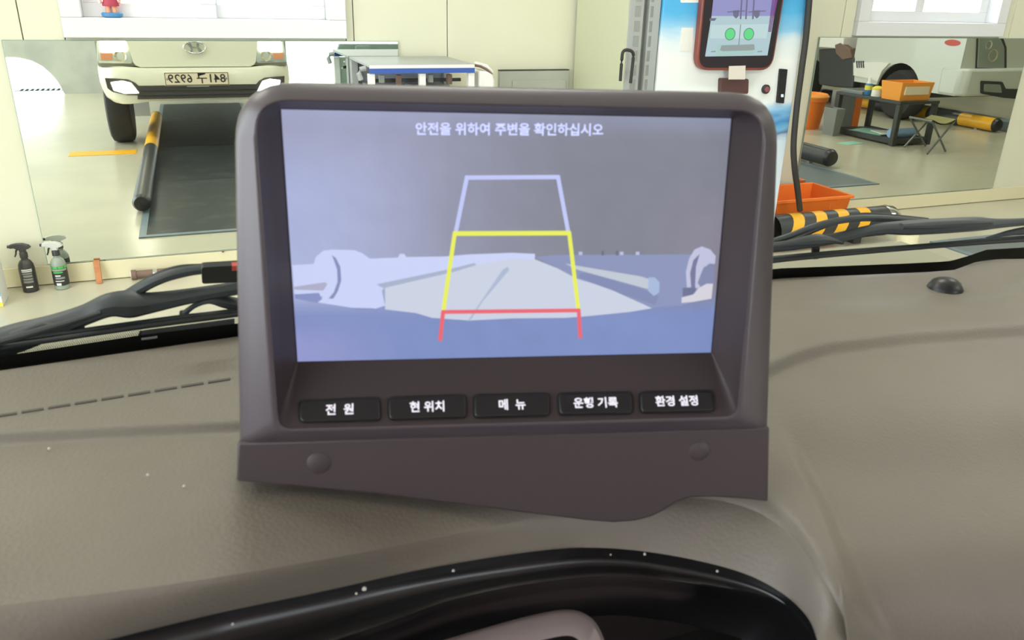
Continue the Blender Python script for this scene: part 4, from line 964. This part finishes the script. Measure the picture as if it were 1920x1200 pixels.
MB().box((VX + .032, yend - .3, .25), (VX + 1.6, VF + 1.2, .9)).build('wheel_housing', 'vent_dark', van, flip=True, smooth=0)
ty_ = MB().lathe(wc, [(wr * .60, -.10), (wr * .86, -.12), (wr * .96, -.10), (wr, -.07), (wr, .07), (wr * .96, .1), (wr * .6, .1)], 28, 'X').build('tyre', 'tyre', van, flip=True, recalc=True)
MB().lathe(wc, [(wr * .60, -.095), (wr * .56, -.06), (wr * .30, -.05), (.0001, -.05)], 24, 'X').build('wheel_rim', 'steel_grey', ty_, flip=True, recalc=True)
for k in range(5):
    a = 2 * math.pi * k / 5 + .3; d_ = Vector((0, math.cos(a), math.sin(a)))
    MB().bar(wc + Vector((-.075, 0, 0)) + d_ * .04, wc + Vector((-.085, 0, 0)) + d_ * wr * .56, .06, .03, (1, 0, 0)).build('spoke', 'white_plastic', ty_, flip=True, smooth=0)
cx_, cy_ = onx(1782, 80, VX - .003), None
MB().slab([cx_ + Vector((0, .11 * math.cos(a), .035 * math.sin(a))) for a in [k * math.pi / 12 for k in range(24)]], (.003, 0, 0)).build('badge', 'red_badge', van, flip=True, recalc=True)
# front
VW = 1.75
MB().box((VX + .01, VF, zs0 + .1), (VX + VW, VF + .06, ztop)).build('front_panel', 'truck_white2', van, flip=True, smooth=0, bevel=.03)
def fv(u, v, off=0.0): return ony(u, v, VF - off)
bz1_ = onx(1795, 128, VX - .02).z; bz0_ = onx(1795, 181, VX - .02).z
MB().slab([Vector((VX - .02, VF + .24, bz1_)), Vector((VX - .02, VF - .02, bz1_)), Vector((VX + .05, VF - .10, bz1_)), Vector((VX + VW - .04, VF - .10, bz1_)), Vector((VX + VW + .02, VF, bz1_)), Vector((VX + VW + .02, VF + .24, bz1_))], (0, 0, bz0_ - bz1_)).build('bumper', 'truck_white2', van, flip=True, smooth=40, recalc=True, bevel=.03)
MB().slab([fv(u, v, .012) for u, v in ((1829, 56), (1859, 57), (1877, 71), (1883.5, 89), (1883.5, 131), (1826, 130))], (0, .03, 0)).build('lamp_gasket', 'black_paint', van, flip=True, smooth=0, recalc=True)
hl = MB().slab([fv(u, v, .02) for u, v in ((1832, 60), (1858, 62), (1874, 74), (1880, 90), (1880, 128), (1829, 127))], (0, .03, 0)).build('headlamp', 'lens_grey', van, flip=True, smooth=0, recalc=True, bevel=.01)
MB().lathe(fv(1858, 104, .021), [(.07, .01), (.07, -.004), (.045, .004), (.0001, .008)], 20, 'Y').build('reflector', 'lamp_reflector', hl, flip=True, recalc=True)
MB().lathe(fv(1850, 84, .021), [(.05, .01), (.05, -.004), (.03, .004), (.0001, .008)], 20, 'Y').build('reflector', 'chrome', hl, flip=True, recalc=True)
fs_ = MB().slab(roundpoly([fv(u, v, .115) for u, v in ((1836, 151), (1876, 153), (1882, 166), (1960, 168), (1960, 190), (1878, 183), (1836, 175))], .02, 3), (0, .03, 0)).build('fog_surround', 'black_paint', van, flip=True, smooth=30, recalc=True)
MB().slab(roundpoly([fv(u, v, .122) for u, v in ((1842, 157), (1872, 158), (1875, 174), (1841, 171))], .02, 3), (0, .02, 0)).build('fog_lamp', 'lens_grey', fs_, flip=True, smooth=30, recalc=True)
# gear and load behind the cab
dk = sx_(1597, 120)
MB().slab([sx_(u, v, .02) for u, v in ((1532, 92), (1580, 90), (1590, 98), (1598, 108), (1596, 165), (1560, 163), (1532, 158))], (.5, 0, 0)).build('engine_block', 'black_paint', van, flip=True, smooth=0, recalc=True, bevel=.02)
MB().slab([sx_(u, v, .04) for u, v in ((1562, 84), (1572, 80), (1590, 92), (1594, 108), (1576, 112), (1564, 100))], (.1, 0, 0)).build('bracket', 'rust', van, flip=True, smooth=0, recalc=True, bevel=.01)
MB().slab([sx_(u, v, .03) for u, v in ((1500, 68), (1580, 69), (1577, 91), (1500, 86))], (.6, 0, 0)).build('cargo_edge', 'white_plastic', van, flip=True, smooth=0, recalc=True, bevel=.01)
fy = sx_(1520, 160).y
MB().box((VX + .1, VF + .5, .30), (VX + 1.5, fy + .6, .42)).build('chassis', 'black_paint', van, flip=True, smooth=0)
wc2 = Vector((VX + .12, fy + .3, wr)); MB().lathe(wc2, [(.0001, -.08), (wr * .6, -.10), (wr * .96, -.10), (wr, -.07), (wr, .07), (wr * .6, .1)], 24, 'X').build('tyre', 'tyre', van, flip=True, recalc=True)

tF, tR, tL = onz(1668, 273, 0), onz(1722, 268, 0), onz(1562, 248, 0)
tzp = ony(1668, 190, tF.y).z
ux = Vector((1, 0, 0)); x0, x1, y0, y1 = tF.x, tR.x + .02, tF.y, tL.y
tb_ = thing('work_table', ((x0 + x1) / 2, 2 * D - (y0 + y1) / 2, 0), 'low black steel work table with lower shelf, reflected in the right mirror', 'table')
for x, y in ((x0, y0), (x1, y0), (x0, y1), (x1, y1)): MB().box((x - .025, y - .025, 0), (x + .025, y + .025, tzp - .031)).build('leg', 'table_black', tb_, flip=True, smooth=0, bevel=.003)
MB().box((x0 - .03, y0 - .03, tzp - .03), (x1 + .03, y1 + .03, tzp)).build('tabletop', 'table_black', tb_, flip=True, smooth=0, bevel=.004)
rl = MB().box((x0 - .02, y0 - .015, .02), (x1 + .02, y0 + .015, .07)).box((x0 - .015, y0 + .015, .02), (x0 + .015, y1, .07)).box((x1 - .015, y0 + .015, .02), (x1 + .015, y1, .07)); rl.build('lower_rail', 'table_black', tb_, flip=True, smooth=0)
MB().box((x0 + .016, y0 + .016, .05), (x1 - .016, y1, .06)).build('lower_shelf', 'table_black', tb_, flip=True, smooth=0)
# on the table
cr_ = thing('storage_crate', ((x0 + x1) / 2, 2 * D - y0 - .15, tzp), 'light orange open crate on the low black table', 'crate')
A = ony(1657, 187, y0); hC = .18
tub(x0 - .02, x1 - .06, y0 + .0, y0 + .28, tzp + hC, .02, .006, 'tub', 'orange_crate', cr_, flip=True, z0=tzp + .001)
lx_ = MB().box((x0 + .03, y0 - .006, tzp + .06), (x1 - .12, y0 + .012, tzp + .14)); lx_.build('front_window', 'plate_cream', cr_, flip=True, smooth=0, bevel=.004)
bt_ = onz(1630, 180, tzp); bt_ = Vector((x0 + .06, y0 + .52, tzp))
bb2 = thing('squeeze_bottle', (bt_.x, 2 * D - bt_.y, tzp), 'small bottle with yellow label on the low black table', 'bottle')
MB().lathe(bt_ + Vector((0, 0, .001)), [(.035, 0), (.038, .005), (.038, .10), (.03, .12), (.014, .13)], 16).build('body', 'toy_blue', bb2, flip=True, recalc=True)
MB().lathe(bt_, [(.0385, .055), (.0385, .10)], 16).build('label_wrap', 'carton_yellow', bb2, flip=True, recalc=True)
MB().lathe(bt_, [(.03, .121), (.02, .14), (.016, .18), (.0001, .185)], 16).build('cap', 'white_plastic', bb2, flip=True, recalc=True)
ctn = Vector((x0 + .05, y0 + .38, tzp + .001)); cu = thing('tub_jar', (ctn.x, 2 * D - ctn.y, tzp), 'white jar with lime lid beside the orange crate on the table', 'jar')
MB().lathe(ctn, [(.05, 0), (.056, .004), (.056, .07)], 18).build('body', 'white_plastic', cu, flip=True, recalc=True)
MB().lathe(ctn, [(.058, .07), (.058, .085), (.03, .105), (.0001, .11)], 18).build('lid', 'carton_yellow', cu, flip=True, recalc=True)
ft = thing('steel_tray', (x0 + .2, 2 * D - (y1 - .15), tzp), 'flat grey tray lying on the far end of the low table', 'tray')
tub(x0 + .0, x0 + .36, y1 - .32, y1 + .0, tzp + .035, .008, .004, 'tray_body', 'steel_grey', ft, flip=True, z0=tzp + .001)
# lower shelf load
for i, (dx, dy, w_, l_, m_, lb_) in enumerate(((.03, .30, .30, .36, 'teal_paper', 'teal paper sheets on the lower table shelf'), (.12, .20, .22, .26, 'label_white', 'white paper sheet on the lower table shelf'))):
    tag(MB().box((x0 + dx, y0 + dy, .0605 + i * .012), (x0 + dx + w_, y0 + dy + l_, .0715 + i * .012), .3 * (1 - 2 * i)).build('paper_stack', m_, flip=True, smooth=0, bevel=.002), lb_, 'paper')
rl0 = Vector((x0 + .05, y0 + .10, .11)); tag(MB().tube([rl0, rl0 + Vector((.36, .03, 0))], [.045, .045], 18).build('blue_roll', 'blue_roll', flip=True, recalc=True), 'pale blue paper roll on the lower table shelf', 'roll')
fp_ = onz(1590, 268, 0); tag(MB().box((fp_.x - .12, fp_.y - .07, .0005), (fp_.x + .14, fp_.y + .07, .004), .2).build('floor_paper', 'teal_paper', flip=True, smooth=0), 'teal paper sheet lying on the floor by the table, reflected in the right mirror', 'paper')
# folding stool
st = [onz(u, v, 0) for u, v in ((1691, 276), (1734, 289), (1768, 284), (1731, 274))]
sz = ony(1742, 222, 6.1).z
sc_ = sum(st, Vector()) / 4
stl = thing('folding_stool', (sc_.x, 2 * D - sc_.y, 0), 'folding camp stool with olive cloth seat, reflected in the right mirror', 'stool')
def up_(p): return Vector((p.x, p.y, sz))
hx = [Vector((sc_.x + i * .145, sc_.y + j * .14, sz)) for i, j in ((-1, 1), (-1, -1), (1, -1), (1, 1))]
for a, b in ((st[0], hx[3]), (st[1], hx[2]), (st[2], hx[1]), (st[3], hx[0])): MB().tube([a + Vector((0, 0, .008)), b - Vector((0, 0, .004))], .010, 8).build('leg', 'stool_steel', stl, flip=True, recalc=True)
for a, b in ((hx[0], hx[1]), (hx[3], hx[2])): MB().tube([a, b], .012, 8).build('seat_rail', 'stool_steel', stl, flip=True, recalc=True)
g = []
for i in range(9):
    t = i / 8; sag = -.04 * math.sin(math.pi * t)
    g.append([hx[0].lerp(hx[3], t) + Vector((0, .01, sag + .014)), hx[1].lerp(hx[2], t) + Vector((0, -.01, sag + .014))])
MB().grid(g + [[p - Vector((0, 0, .012)) for p in r] for r in g[::-1]]).build('seat', 'stool_olive', stl, flip=True, recalc=True)
# bins
ob_ = onz(1527, 240, 0); ob_.x -= .10; ob_.y += .10
bu = thing('orange_bucket', (ob_.x, 2 * D - ob_.y, 0), 'tall orange rubbish bucket left of the low table, reflected in the right mirror', 'bucket')
bh = ony(1532, 186, ob_.y).z
MB().lathe(ob_, [(.17, 0), (.21, bh), (.225, bh), (.225, bh + .03), (.2, bh + .03), (.16, .02), (.0001, .02)], 24).build('pail', 'orange_plastic', bu, flip=True, recalc=True)
MB().lathe(ob_ + Vector((0, 0, bh)), [(.228, .031), (.232, .05), (.21, .075), (.205, .03)], 24).build('liner_fold', 'orange_crate', bu, flip=True, recalc=True)
gb = onz(1556, 250, 0); gb.x -= .07; gb.y -= .06
gbn = thing('grey_bin', (gb.x, 2 * D - gb.y, 0), 'grey plastic bin between the orange bucket and the table', 'bin')
tub(gb.x - .06, gb.x + .06, gb.y - .10, gb.y + .10, bh - .02, .02, .006, 'bin_body', 'grey_plastic', gbn, flip=True)
bd_ = onz(1600, 240, 0); bdx = x0 + .05; bdy = y1 + .12
bo = thing('folder_board', (bdx + .2, 2 * D - bdy, 0), 'grey board with orange edge standing behind the low table', 'board')
MB().box((bdx, bdy, .0), (bdx + .30, bdy + .06, .44)).build('board', 'grey_plastic', bo, flip=True, smooth=0, bevel=.006)
MB().box((bdx + .302, bdy, .0), (bdx + .40, bdy + .06, .44)).build('orange_edge', 'orange_plastic', bo, flip=True, smooth=0, bevel=.006)
